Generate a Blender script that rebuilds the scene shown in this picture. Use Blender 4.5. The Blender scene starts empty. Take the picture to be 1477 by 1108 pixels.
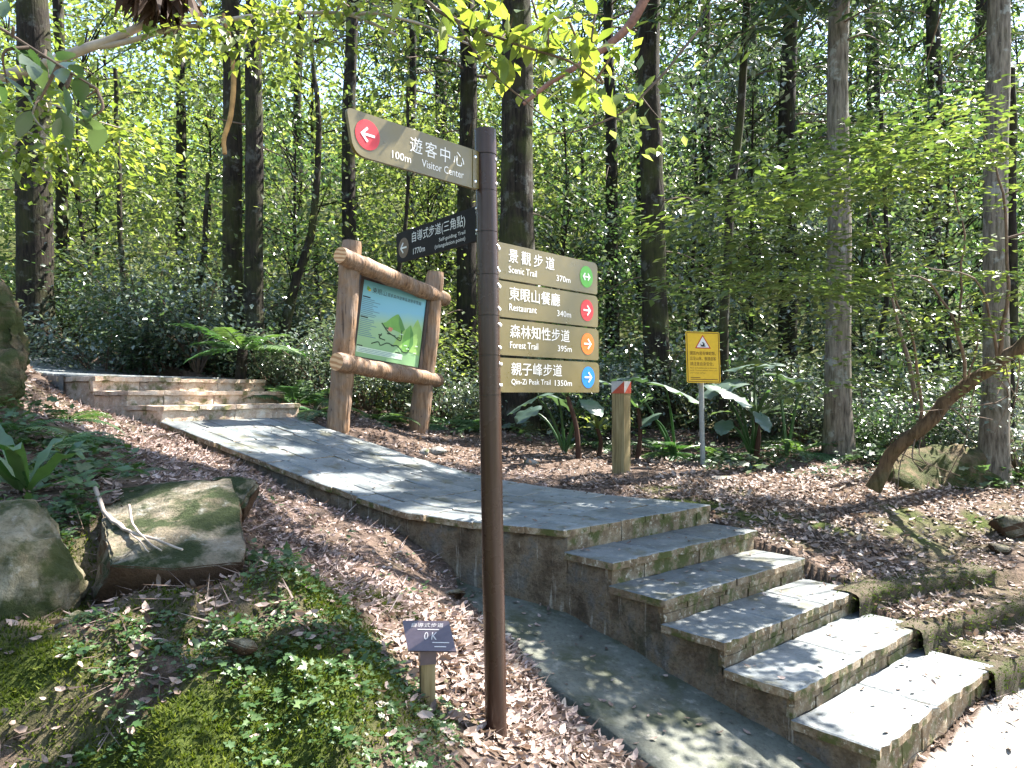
import bpy, math, random
import numpy as np
from mathutils import Vector

# ------------------------------------------------------------------ camera, sky, sun, exposure
R = math.radians
rng = np.random.default_rng(11)
random.seed(11)
sc = bpy.context.scene
col = sc.collection
FOC, CX, HY, EYE = 1080.0, 738.5, 568.0, 1.6      # lens in photo pixels, horizon row, eye height (m)

cd = bpy.data.cameras.new('camera')
cd.sensor_width = 36.0
cd.lens = 36.0 * FOC / 1477.0
cd.shift_y = 14.0 / 1477.0
cd.clip_end = 600
cd.clip_start = 0.05
cam = bpy.data.objects.new('camera', cd)
cam.location = (0, 0, EYE)
cam.rotation_euler = (R(90), 0, 0)
col.objects.link(cam)
sc.camera = cam

SUNV = np.array([0.50, 0.32, 0.80])
SUNV = SUNV / np.linalg.norm(SUNV)
w = bpy.data.worlds.new('World')
sc.world = w
w.use_nodes = True
nt = w.node_tree
sky = nt.nodes.new('ShaderNodeTexSky')
sky.sky_type = 'NISHITA'
sky.sun_disc = False
sky.sun_elevation = math.asin(SUNV[2])
sky.sun_rotation = math.atan2(SUNV[0], SUNV[1])
sky.air_density = 1.0
sky.dust_density = 1.0
nt.links.new(sky.outputs[0], nt.nodes['Background'].inputs[0])
nt.nodes['Background'].inputs[1].default_value = 0.10
sl = bpy.data.lights.new('sun', 'SUN')
sl.energy = 5.0
sl.angle = R(0.53)
sl.color = (1.0, 0.95, 0.88)
so = bpy.data.objects.new('sun', sl)
so.rotation_euler = Vector(SUNV).to_track_quat('Z', 'Y').to_euler()
so.location = (6, 4, 30)
col.objects.link(so)
sc.view_settings.view_transform = 'Standard'
sc.view_settings.look = 'None'
sc.view_settings.exposure = 2.7
sc.view_settings.gamma = 1.0
sc.cycles.use_denoising = True
sc.cycles.max_bounces = 8
sc.cycles.diffuse_bounces = 4
sc.cycles.transmission_bounces = 4
sc.cycles.glossy_bounces = 2
sc.cycles.sample_clamp_indirect = 6.0

# ------------------------------------------------------------------ helpers
def at(px, py, Y):
    return np.array([(px - CX) / FOC * Y, Y, EYE - (py - HY) / FOC * Y])

def _h(i):
    s = np.sin(i[..., 0] * 127.1 + i[..., 1] * 311.7 + i[..., 2] * 74.7) * 43758.5453
    return s - np.floor(s)

def vn(p):
    p = np.asarray(p, float)
    i = np.floor(p)
    f = p - i
    u = f * f * (3 - 2 * f)
    r = 0
    for dx in (0, 1):
        for dy in (0, 1):
            for dz in (0, 1):
                wgt = (u[..., 0] if dx else 1 - u[..., 0]) * (u[..., 1] if dy else 1 - u[..., 1]) * (u[..., 2] if dz else 1 - u[..., 2])
                r = r + wgt * _h(i + np.array([dx, dy, dz]))
    return r * 2 - 1

def fbm(p, o=4):
    p = np.asarray(p, float)
    r, a = 0, 1.0
    for _ in range(o):
        r = r + a * vn(p)
        p = p * 2.03 + 17.3
        a *= 0.5
    return r

def unit(v):
    v = np.asarray(v, float)
    return v / np.maximum(np.linalg.norm(v, axis=-1, keepdims=True), 1e-9)

ORG = {}

def build_mesh(name, V, F, mat=None, smooth=False, tint=None, attrs=None):
    m = bpy.data.meshes.new(name)
    V = np.asarray(V, np.float32)
    if isinstance(F, np.ndarray):
        n, k = F.shape
        m.vertices.add(len(V))
        m.vertices.foreach_set('co', V.ravel())
        m.loops.add(n * k)
        m.loops.foreach_set('vertex_index', F.astype(np.int32).ravel())
        m.polygons.add(n)
        m.polygons.foreach_set('loop_start', np.arange(0, n * k, k, dtype=np.int32))
        m.polygons.foreach_set('loop_total', np.full(n, k, np.int32))
        m.update(calc_edges=True)
    else:
        m.from_pydata([tuple(map(float, v)) for v in V], [], [tuple(int(i) for i in f) for f in F])
        m.update()
    m.polygons.foreach_set('use_smooth', np.full(len(m.polygons), bool(smooth)))
    at_ = dict(attrs or {})
    if tint is not None:
        at_['tint'] = tint
    for k_, a in at_.items():
        t = m.attributes.new(k_, 'FLOAT', 'POINT')
        t.data.foreach_set('value', np.asarray(a, np.float32).ravel())
    if mat:
        m.materials.append(mat)
    return m

def link(name, mesh, parent=None):
    o = bpy.data.objects.new(name, mesh)
    col.objects.link(o)
    if parent is not None:
        o.parent = parent
        ORG[o.name] = ORG.get(parent.name, np.zeros(3))
    else:
        ORG[o.name] = np.zeros(3)
    return o

def mk(name, V, F, mat=None, parent=None, smooth=False, tint=None, attrs=None):
    V = np.asarray(V, float)
    if parent is not None:
        V = V - ORG.get(parent.name, np.zeros(3))
    return link(name, build_mesh(name, V, F, mat, smooth, tint, attrs), parent)

def tag(o, label=None, cat=None, group=None, kind=None):
    if label: o['label'] = label
    if cat: o['category'] = cat
    if group: o['group'] = group
    if kind: o['kind'] = kind
    return o

def thing(name, label, cat, loc=(0, 0, 0), group=None):
    o = bpy.data.objects.new(name, None)
    o.empty_display_size = 0.1
    o.location = tuple(map(float, loc))
    col.objects.link(o)
    ORG[o.name] = np.array(loc, float)
    return tag(o, label, cat, group)

def join(parts):
    Vs, Fs, n = [], [], 0
    for V, F in parts:
        Vs.append(np.asarray(V, float))
        Fs += [[int(i) + n for i in f] for f in F]
        n += len(V)
    return np.vstack(Vs), Fs

def tube(pts, rad, n=8, cap=True, rough=0.0, seed=0.0, freq=3.0, ridge=0.0):
    pts = np.asarray(pts, float)
    rad = np.broadcast_to(np.asarray(rad, float), (len(pts),)).copy()
    t = unit(np.gradient(pts, axis=0))
    ref = np.array([0, 0, 1.0]) if abs(t[0][2]) < 0.8 else np.array([1.0, 0, 0])
    V = []
    a = np.arange(n) / n * 2 * np.pi
    for i in range(len(pts)):
        x = unit(np.cross(t[i], ref))
        y = np.cross(x, t[i])
        ring = pts[i] + rad[i] * (np.cos(a)[:, None] * x + np.sin(a)[:, None] * y)
        V.append(ring)
    V = np.array(V)
    if rough or ridge:
        ctr = pts[:, None, :]
        d = V - ctr
        f = 1 + rough * fbm(V * freq + seed, 3)
        if ridge:
            q = np.stack([np.cos(a)[None, :] * np.ones((len(pts), 1)) * 5.5, np.sin(a)[None, :] * np.ones((len(pts), 1)) * 5.5, V[..., 2] * 1.1 + seed], -1)
            f = f + ridge * np.abs(fbm(q + seed, 2))
        V = ctr + d * f[..., None]
    F = []
    for i in range(len(pts) - 1):
        for j in range(n):
            k = (j + 1) % n
            F.append((i * n + j, i * n + k, (i + 1) * n + k, (i + 1) * n + j))
    V = V.reshape(-1, 3)
    if cap:
        m0 = len(V)
        V = np.vstack([V, V[:n], V[-n:]])
        F.append(tuple(range(m0 + n - 1, m0 - 1, -1)))
        F.append(tuple(range(m0 + n, m0 + 2 * n)))
    return V, F

def spline(pts, n):
    pts = np.asarray(pts, float)
    m = len(pts)
    P = np.vstack([2 * pts[0] - pts[1], pts, 2 * pts[-1] - pts[-2]])
    out = []
    for q in np.linspace(0, m - 1 - 1e-6, n):
        i = int(q)
        f = q - i
        a, b, c, d = P[i], P[i + 1], P[i + 2], P[i + 3]
        out.append(0.5 * (2 * b + (c - a) * f + (2 * a - 5 * b + 4 * c - d) * f * f + (3 * b - a - 3 * c + d) * f ** 3))
    return np.array(out)

def box(c, s, ax=None):
    c = np.asarray(c, float)
    s = np.asarray(s, float) / 2
    A = np.eye(3) if ax is None else np.asarray(ax, float)
    V = [c + A[0] * s[0] * i + A[1] * s[1] * j + A[2] * s[2] * k for k in (-1, 1) for j in (-1, 1) for i in (-1, 1)]
    F = [(0, 2, 3, 1), (4, 5, 7, 6), (0, 1, 5, 4), (2, 6, 7, 3), (0, 4, 6, 2), (1, 3, 7, 5)]
    return np.array(V), F

def slab(top, thick, ch=0.006, bottom=None):
    """chamfered slab from a top outline (n,3); sinks by thick"""
    top = np.asarray(top, float)
    n = len(top)
    c = top.mean(0)
    ins = c + (top - c) * (1 - ch / np.maximum(np.linalg.norm(top - c, axis=1, keepdims=True), 1e-6) * 1.6)
    mid = top.copy(); mid[:, 2] -= ch
    bot = top.copy() if bottom is None else np.asarray(bottom, float).copy()
    if bottom is None: bot[:, 2] -= thick
    V = np.vstack([ins, mid, bot])
    F = [tuple(range(n))]
    for r_ in (0, 1):
        for j in range(n):
            k = (j + 1) % n
            F.append((r_ * n + j, (r_ + 1) * n + j, (r_ + 1) * n + k, r_ * n + k))
    F.append(tuple(range(3 * n - 1, 2 * n - 1, -1)))
    return V, F

def ccw(P):
    P = np.asarray(P, float)
    x, y = P[:, 0], P[:, 1]
    return P if np.sum(x * np.roll(y, -1) - y * np.roll(x, -1)) > 0 else P[::-1]

def inpoly(X, Y, poly):
    poly = np.asarray(poly, float)
    r = np.zeros(np.shape(X), bool)
    j = len(poly) - 1
    for i in range(len(poly)):
        xi, yi, xj, yj = poly[i][0], poly[i][1], poly[j][0], poly[j][1]
        if yi != yj:
            c = ((yi > Y) != (yj > Y)) & (X < (xj - xi) * (Y - yi) / (yj - yi) + xi)
            r ^= c
        j = i
    return r

# leaves ------------------------------------------------------------------
DIAMOND = (np.array([[0, 0, 0], [.30, .42, .05], [0, 1, -.04], [-.30, .42, .05]]), np.array([[0, 1, 2], [0, 2, 3]]))
BROAD = (np.array([[0, 0, 0], [.17, .18, .03], [.27, .45, .05], [.19, .75, .02], [0, 1.02, -.08], [-.19, .75, .02], [-.27, .45, .05], [-.17, .18, .03], [0, .45, 0], [0, .75, -.02]]),
         np.array([[0, 1, 8], [1, 2, 8], [2, 3, 9], [2, 9, 8], [3, 4, 9], [0, 8, 7], [7, 8, 6], [6, 9, 5], [6, 8, 9], [5, 9, 4]]))
NEEDLE = (np.array([[-.05, 0, 0], [.05, 0, 0], [.10, .45, .02], [0, 1, -.12], [-.10, .45, .02]]), np.array([[0, 1, 2], [0, 2, 4], [4, 2, 3]]))
DRY = (np.array([[0, 0, .05], [.20, .3, .10], [.16, .75, .12], [0, 1, .22], [-.20, .7, .06], [-.22, .3, .0], [0, .5, -.02]]),
       np.array([[0, 1, 6], [1, 2, 6], [2, 3, 6], [3, 4, 6], [4, 5, 6], [5, 0, 6]]))
BLADE = (np.array([[-.12, 0, 0], [.12, 0, 0], [0, 1, .1]]), np.array([[0, 1, 2]]))

def scatter(proto, P, D, N, S, tint=None):
    pv, pf = proto
    P = np.asarray(P, float); n = len(P)
    y = unit(D)
    x = unit(np.cross(y, N))
    z = np.cross(x, y)
    S = np.broadcast_to(np.asarray(S, float), (n,))
    V = (pv[None, :, 0, None] * x[:, None] + pv[None, :, 1, None] * y[:, None] + pv[None, :, 2, None] * z[:, None]) * S[:, None, None] + P[:, None]
    F = pf[None] + (np.arange(n) * len(pv))[:, None, None]
    if tint is None: tint = rng.random(n)
    return V.reshape(-1, 3), F.reshape(-1, pf.shape[1]), np.repeat(tint, len(pv))

def rnd_dir(n, up=0.0, spread=1.0):
    d = rng.normal(size=(n, 3)) * spread
    d[:, 2] += up
    return unit(d)

# materials ----------------------------------------------------------------
class Mat:
    def __init__(s, name):
        s.m = bpy.data.materials.new(name)
        s.m.use_nodes = True
        s.t = s.m.node_tree
        s.b = s.t.nodes['Principled BSDF']
    def n(s, kind, **kw):
        nd = s.t.nodes.new('ShaderNode' + kind)
        for k, v in kw.items():
            if k.startswith('_'): setattr(nd, k[1:], v)
            else: nd.inputs[k.replace('__', ' ')].default_value = v
        return nd
    def l(s, a, b): s.t.links.new(a, b)
    def coord(s, which='Object'): return s.n('TexCoord').outputs[which]
    def geo(s): return s.n('NewGeometry').outputs['Position']
    def map(s, vec, scale=(1, 1, 1), rot=(0, 0, 0)):
        mp = s.n('Mapping', Scale=scale, Rotation=rot); s.l(vec, mp.inputs[0]); return mp.outputs[0]
    def noise(s, vec, scale, detail=5, rough=.55):
        nd = s.n('TexNoise', Scale=scale, Detail=detail, Roughness=rough); s.l(vec, nd.inputs['Vector']); return nd.outputs['Fac']
    def ramp(s, fac, stops, interp='LINEAR'):
        r = s.n('ValToRGB'); e = r.color_ramp
        e.interpolation = interp
        while len(e.elements) < len(stops): e.elements.new(.5)
        for el, (p, c) in zip(e.elements, stops):
            el.position = p
            el.color = (*c, 1) if len(c) == 3 else c
        s.l(fac, r.inputs[0]); return r.outputs[0]
    def mix(s, fac, a, b, mode='MIX'):
        r = s.n('MixRGB', _blend_type=mode)
        for k, v in ((0, fac), (1, a), (2, b)):
            if isinstance(v, (int, float)): r.inputs[k].default_value = v
            elif isinstance(v, tuple): r.inputs[k].default_value = (*v, 1)
            else: s.l(v, r.inputs[k])
        return r.outputs[0]
    def math(s, op, a, b=0.5, c=None):
        r = s.n('Math', _operation=op)
        for k, v in ((0, a), (1, b)):
            if isinstance(v, (int, float)): r.inputs[k].default_value = v
            else: s.l(v, r.inputs[k])
        return r.outputs[0]
    def attr(s, name): return s.n('Attribute', _attribute_name=name).outputs['Fac']
    def rand(s): return s.n('ObjectInfo').outputs['Random']
    def bump(s, h, strength=.5, dist=.02):
        b = s.n('Bump', Strength=strength, Distance=dist); s.l(h, b.inputs['Height']); s.l(b.outputs[0], s.b.inputs['Normal'])
    def color(s, c):
        if isinstance(c, tuple): s.b.inputs['Base Color'].default_value = (*c, 1)
        else: s.l(c, s.b.inputs['Base Color'])
    def set(s, rough=.6, spec=.5, metal=0):
        s.b.inputs['Roughness'].default_value = rough
        s.b.inputs['Specular IOR Level'].default_value = spec
        s.b.inputs['Metallic'].default_value = metal
        return s

def plain(name, c, rough=.6, spec=.5, vary=0.12, scale=30):
    m = Mat(name).set(rough, spec)
    f = m.noise(m.coord(), scale, 4)
    a = tuple(x * (1 - vary) for x in c); b = tuple(min(1, x * (1 + vary)) for x in c)
    m.color(m.ramp(f, [(.3, a), (.7, b)]))
    return m.m

def leaf_mat(name, stops, trans=.45, rough=.4, spec=.5, tmul=(1.25, 1.35, .55), objvar=.25):
    m = Mat(name).set(rough, spec)
    c = m.ramp(m.attr('tint'), stops)
    v = m.math('MULTIPLY_ADD', m.rand(), objvar)
    v.node.inputs[2].default_value = 1 - objvar / 2
    cc = m.mix(1.0, c, v, 'MULTIPLY')
    m.color(cc)
    tr = m.n('BsdfTranslucent')
    m.l(m.mix(1.0, cc, tmul, 'MULTIPLY'), tr.inputs[0])
    mx = m.n('MixShader'); mx.inputs[0].default_value = trans
    m.l(m.b.outputs[0], mx.inputs[1]); m.l(tr.outputs[0], mx.inputs[2])
    m.l(mx.outputs[0], m.t.nodes['Material Output'].inputs[0])
    return m.m

MT = {}
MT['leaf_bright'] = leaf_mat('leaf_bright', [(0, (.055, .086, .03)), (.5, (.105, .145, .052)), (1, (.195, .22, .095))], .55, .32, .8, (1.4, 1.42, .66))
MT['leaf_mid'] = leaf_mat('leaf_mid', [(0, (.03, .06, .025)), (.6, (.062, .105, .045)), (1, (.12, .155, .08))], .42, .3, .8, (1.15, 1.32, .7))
MT['leaf_blue'] = leaf_mat('leaf_blue', [(0, (.05, .075, .05)), (.6, (.095, .125, .085)), (1, (.16, .185, .14))], .3, .25, 1.0, (1.2, 1.3, .75))
MT['leaf_far'] = leaf_mat('leaf_far', [(0, (.03, .055, .035)), (.35, (.07, .11, .055)), (.7, (.125, .17, .065)), (1, (.22, .24, .11))], .52, .33, .7, (1.35, 1.42, .72))
MT['conifer'] = leaf_mat('conifer', [(0, (.018, .035, .018)), (.6, (.035, .06, .028)), (1, (.07, .09, .04))], .28, .5, .4)
MT['leaf_near'] = leaf_mat('leaf_near', [(0, (.09, .14, .035)), (.5, (.14, .19, .05)), (1, (.22, .25, .07))], .55, .4, .5, (1.4, 1.35, .55))
MT['leaf_maple'] = leaf_mat('leaf_maple', [(0, (.055, .085, .028)), (.5, (.10, .14, .048)), (1, (.19, .205, .08))], .5, .42, .5, (1.2, 1.3, .55))
MT['herb'] = leaf_mat('herb', [(0, (.028, .06, .016)), (.6, (.05, .10, .028)), (1, (.095, .145, .05))], .35, .4, .5)
MT['taro'] = leaf_mat('taro', [(0, (.045, .085, .065)), (1, (.085, .13, .10))], .28, .36, .9)
MT['fern'] = leaf_mat('fern', [(0, (.03, .07, .025)), (.6, (.05, .12, .04)), (1, (.10, .16, .06))], .35, .35, .6)
MT['moss_t'] = leaf_mat('moss_tuft', [(0, (.022, .036, .007)), (.55, (.058, .08, .013)), (1, (.14, .155, .03))], .35, .8, .1)
MT['dry'] = leaf_mat('dry_leaf', [(0, (.045, .032, .025)), (.3, (.13, .092, .072)), (.6, (.26, .19, .155)), (.85, (.39, .30, .255)), (1, (.46, .39, .31))], .12, .6, .3, (1, .9, .7))
MT['dry_pale_lit'] = leaf_mat('dry_leaf_pale_lit', [(0, (.10, .065, .055)), (.3, (.24, .165, .145)), (.65, (.40, .30, .27)), (1, (.55, .46, .42))], .15, .6, .3, (1, .9, .8))  # pinkish litter, colour raised further to paint in sun on the left slope
MT['dead'] = leaf_mat('dead_frond', [(0, (.03, .018, .012)), (1, (.09, .05, .03))], .2, .7, .2, (1, .9, .7))

def bark(name, dark, light, lich=.35, moss=.0):
    m = Mat(name).set(.9, .15)
    p = m.coord()
    f = m.noise(m.map(p, (9, 9, 1.3)), 3.0, 6, .65)
    c = m.ramp(f, [(.32, dark), (.62, light)])
    li = m.noise(p, 4.5, 6, .7)
    c = m.mix(m.ramp(li, [(.55, (0, 0, 0)), (.63, (lich,) * 3)]), c, (.27, .28, .25))
    if moss:
        mo = m.noise(p, 2.0, 5, .6)
        c = m.mix(m.ramp(mo, [(.45, (0, 0, 0)), (.62, (moss,) * 3)]), c, (.055, .065, .015))
    m.color(c)
    m.bump(f, .9, .03)
    return m.m
MT['bark_dark'] = bark('bark_dark', (.006, .005, .004), (.026, .02, .015), .16, .3)
MT['bark_moss'] = bark('bark_mossy', (.007, .006, .004), (.03, .023, .016), .2, .5)
MT['bark_pale'] = bark('bark_pale', (.04, .032, .024), (.19, .16, .125), .6, .25)
MT['twig'] = plain('twig', (.12, .085, .06), .8, .2, .4, 12)
MT['twig_pale'] = plain('pale_branch', (.33, .27, .22), .75, .2, .4, 9)

def stone(name, cols, moss=(.07, .08, .018), mossamt=.5, rough=.8, nscale=5, bumpd=.012, lich=None, spec=.3, steep=None):
    m = Mat(name).set(rough, spec)
    p = m.geo()
    f = m.noise(p, nscale, 8, .62)
    c = m.ramp(f, [(.28 + .44 * i / (len(cols) - 1), k) for i, k in enumerate(cols)])
    ov = m.math('MULTIPLY_ADD', m.rand(), .5); ov.node.inputs[2].default_value = .75
    c = m.mix(1.0, c, ov, 'MULTIPLY')
    c = m.mix(1.0, c, m.ramp(m.noise(p, nscale * 11, 8, .75), [(.32, (.55, .53, .5)), (.5, (1, 1, 1)), (.72, (1.0, 1.0, 1.0))]), 'MULTIPLY')
    if lich:
        g = m.noise(p, nscale * 3.1, 5, .7)
        c = m.mix(m.ramp(g, [(.56, (0, 0, 0)), (.66, (.85,) * 3)]), c, lich)
    if mossamt:
        g = m.noise(p, nscale * .8, 6, .65)
        mk_ = m.ramp(g, [(.60 - .22 * mossamt, (0, 0, 0)), (.68 - .16 * mossamt, (1, 1, 1))])
        if steep:                     # moss sits on the upper faces, iron-stained stone shows on the broken ones
            sx = m.n('SeparateXYZ'); m.l(m.n('NewGeometry').outputs['True Normal'], sx.inputs[0])
            st_ = m.ramp(sx.outputs[2], [(.12, (1, 1, 1)), (.35, (0, 0, 0))])
            c = m.mix(st_, c, m.ramp(f, [(.3, steep), (.7, tuple(k * 1.9 for k in steep))]))
            mk_ = m.mix(st_, mk_, (.0, .0, .0))
        c = m.mix(mk_, c, moss)
    m.color(c)
    h = m.math('ADD', m.noise(p, nscale * 7, 6, .7), f)
    m.bump(h, .9, bumpd)
    return m.m
MT['slate'] = stone('slate', [(.078, .09, .092), (.135, .15, .15), (.20, .212, .208)], (.085, .085, .06), .22, .5, 5, .006, (.23, .225, .19), .4)
MT['riser'] = stone('riser_stone', [(.085, .056, .03), (.21, .15, .09), (.38, .33, .24)], (.075, .08, .022), .5, .85, 9, .012, (.5, .46, .36))
MT['riser_up'] = stone('pale_riser', [(.24, .16, .11), (.44, .33, .24), (.56, .49, .40)], (.14, .13, .055), .32, .85, 8, .012, (.55, .5, .4))
MT['mortar'] = stone('mortar', [(.12, .105, .08), (.24, .22, .17)], (.10, .11, .04), .4, .9, 9, .01)
MT['sidewall'] = None
MT['concrete'] = stone('concrete', [(.055, .058, .044), (.105, .11, .085), (.155, .16, .13)], (.05, .056, .03), .45, .8, 3.2, .008, (.19, .185, .15))
MT['rock'] = stone('sandstone', [(.075, .062, .036), (.16, .135, .08), (.26, .23, .16)], (.035, .042, .010), .5, .9, 6, .02, (.24, .22, .17))
MT['rock_moss'] = stone('mossy_sandstone', [(.13, .105, .065), (.24, .20, .14), (.36, .32, .25)], (.022, .032, .008), .74, .9, 5, .03, (.32, .32, .28), .25, (.045, .025, .013))
MT['pebble'] = stone('pebble', [(.15, .14, .12), (.30, .28, .25)], (.07, .08, .02), .25, .8, 12, .01)
MT['moss_kerb'] = stone('moss_earth', [(.05, .038, .024), (.12, .095, .06)], (.055, .06, .018), .5, .95, 14, .03)

m = Mat('stained_wall').set(.85, .25)
p = m.geo()
f = m.noise(p, 5, 8, .65)
c = m.ramp(f, [(.26, (.035, .028, .02)), (.40, (.11, .08, .052)), (.52, (.20, .155, .105)), (.62, (.15, .135, .115)), (.76, (.27, .25, .21))])
dr = m.noise(m.map(p, (13, 13, .9)), 1.6, 5, .6)
c = m.mix(m.ramp(dr, [(.585, (0, 0, 0)), (.68, (.75,) * 3)]), c, (.46, .42, .35))
g = m.noise(p, 3.1, 6, .7)
c = m.mix(m.ramp(g, [(.55, (0, 0, 0)), (.66, (.8,) * 3)]), c, (.06, .06, .035))
c = m.mix(1.0, c, m.ramp(m.noise(p, 55, 8, .75), [(.32, (.5, .48, .45)), (.5, (1, 1, 1)), (.7, (1, 1, 1))]), 'MULTIPLY')
m.color(c); m.bump(m.math('ADD', m.noise(p, 30, 6, .7), f), 1.0, .03)
MT['sidewall'] = m.m

m = Mat('log_wood').set(.65, .3)
p = m.coord()
f = m.noise(m.map(p, (3, 3, 3)), 2.2, 6, .6)
g = m.noise(m.map(p, (26, 26, 3.0)), 1.0, 5, .65)
c = m.ramp(g, [(.32, (.11, .058, .028)), (.5, (.23, .135, .072)), (.68, (.33, .215, .13))])
c = m.mix(m.ramp(f, [(.42, (0, 0, 0)), (.62, (.7,) * 3)]), c, (.20, .15, .115))
k = m.noise(p, 11, 2, .4)
c = m.mix(m.ramp(k, [(.70, (0, 0, 0)), (.76, (.8,) * 3)]), c, (.07, .04, .025))
ck = m.noise(m.map(p, (34, 34, 1.4)), 1.0, 3, .5)
c = m.mix(m.ramp(ck, [(.30, (.85,) * 3), (.36, (0, 0, 0))]), c, (.035, .018, .011))
m.color(c); m.bump(m.math('ADD', g, ck), 1.0, .02)
MT['log'] = m.m
m = Mat('log_end').set(.7, .2)
wv = m.n('TexWave', _wave_type='RINGS', _rings_direction='SPHERICAL', Scale=9.0, Distortion=2.0); m.l(m.coord(), wv.inputs[0])
m.color(m.ramp(wv.outputs['Fac'], [(.2, (.36, .18, .08)), (.8, (.60, .38, .2))])); MT['log_end'] = m.m
m = Mat('post_wood').set(.8, .2)
p = m.coord(); g = m.noise(m.map(p, (40, 40, 2.4)), 1.0, 5, .6)
c = m.ramp(g, [(.3, (.10, .075, .035)), (.5, (.21, .16, .075)), (.7, (.30, .24, .13))]); m.color(c); m.bump(g, .5, .008); MT['post'] = m.m
MT['pole'] = None
m = Mat('bronze_enamel').set(.34, .35)
p = m.coord(); g = m.noise(m.map(p, (60, 60, 1.5)), 1.0, 4, .6)
m.color(m.ramp(g, [(.35, (.030, .015, .010)), (.65, (.048, .026, .018))])); MT['pole'] = m.m
m.l(m.ramp(m.noise(p, 6, 5), [(.3, (.18,) * 3), (.7, (.34,) * 3)]), m.b.inputs['Roughness'])
m = Mat('sign_brown').set(.33, .55)
p = m.geo(); g = m.noise(p, 7, 5, .6)
sc_ = m.noise(m.map(p, (30, 30, 6)), 4.0, 8, .75)
m.color(m.mix(m.ramp(sc_, [(.60, (0, 0, 0)), (.74, (.35,) * 3)]), m.ramp(g, [(.3, (.092, .070, .018)), (.7, (.128, .097, .028))]), (.21, .175, .10)))
m.l(m.ramp(m.noise(p, 14, 5, .6), [(.3, (.26,) * 3), (.7, (.44,) * 3)]), m.b.inputs['Roughness']); MT['sign'] = m.m
MT['sign_shaded'] = plain('sign_shaded_face', (.010, .007, .005), .6, .15, .15)  # board paint darkened to near black: shade put into the colour
MT['white'] = plain('white_vinyl', (.66, .64, .60), .45, .4, .03)
MT['screw'] = Mat('steel_screw').set(.3, .5, 1).m
for k_, c_ in (('red', (.42, .014, .018)), ('green', (.065, .28, .02)), ('orange', (.56, .12, .006)), ('blue', (.005, .15, .46)), ('amber_dark', (.10, .05, .012))):
    MT[k_] = plain(k_ + '_vinyl', c_, .4, .4, .05)
MT['yellow'] = plain('yellow_sign', (.66, .40, .015), .4, .4, .06)
MT['black'] = plain('black_print', (.02, .02, .018), .5, .3, .1)
MT['brown_print'] = plain('brown_print', (.10, .05, .01), .5, .3, .1)
MT['steel'] = plain('galvanised_steel', (.22, .23, .22), .45, .5, .15)
MT['frame'] = plain('frame_brown', (.045, .03, .022), .5, .3, .2)
MT['plaque'] = plain('plaque_bronze', (.085, .065, .075), .3, .6, .15)
MT['plaque_text'] = plain('plaque_text', (.55, .5, .46), .5, .3, .1)
# ------------------------------------------------------------------ the lie of the land
DV = np.array([0.66, -0.751]); WV = np.array([0.751, 0.66])      # stair run and stair width directions
L0 = np.array([0.373, 5.07]); R0 = np.array([1.645, 6.2])
Z0, RISE, TREAD = 0.68, 0.15, 0.41
EL = np.array([[.373, 5.07, .68], [-.237, 5.28, .70], [-.83, 5.62, .72], [-1.237, 5.95, .796], [-1.93, 6.4, .954], [-2.946, 7.0, 1.218], [-3.417, 7.3, 1.33]])
FR = np.array([[1.645, 6.2, .68], [.85, 6.7, .70], [.27, 7.03, .735], [-.29, 7.29, .80], [-1.07, 7.82, .954], [-2.08, 8.42, 1.218], [-2.5, 8.8, 1.33]])
UW = np.array([.52, .855]); UD = np.array([-.855, .52])
UP = []     # the three upper steps: left corner, right corner, top z
for k, (wd) in enumerate((1.76, 2.05, 2.25)):
    l = np.array([-3.417, 7.3]) + UD * .585 * k
    UP.append((l, l + UW * wd, 1.33 + .15 * (k + 1)))
RAMP_L = np.array([[-4.90, 8.18, 1.79], [-6.0, 9.1, 1.86], [-7.4, 10.3, 2.06], [-9.4, 11.5, 2.40], [-12, 12.6, 2.7]])
RAMP_R = np.array([[-3.35, 10.0, 1.78], [-5.3, 11.2, 1.84], [-6.6, 11.9, 2.05], [-8.1, 12.7, 2.37], [-11, 14.2, 2.75]])
STRIP_IN = np.array([[-.42, 5.42], [.0, 5.22], [.40, 5.10], [1.50, 3.83], [2.35, 2.86]])
STRIP_OUT = np.array([[-.36, 5.12], [-.22, 4.86], [-.031, 4.435], [.626, 3.587], [1.45, 2.66]])
def strip_z(x, y):
    return .18 - .2 * ((x + .036) * .66 - (y - 5.2) * .751)

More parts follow.
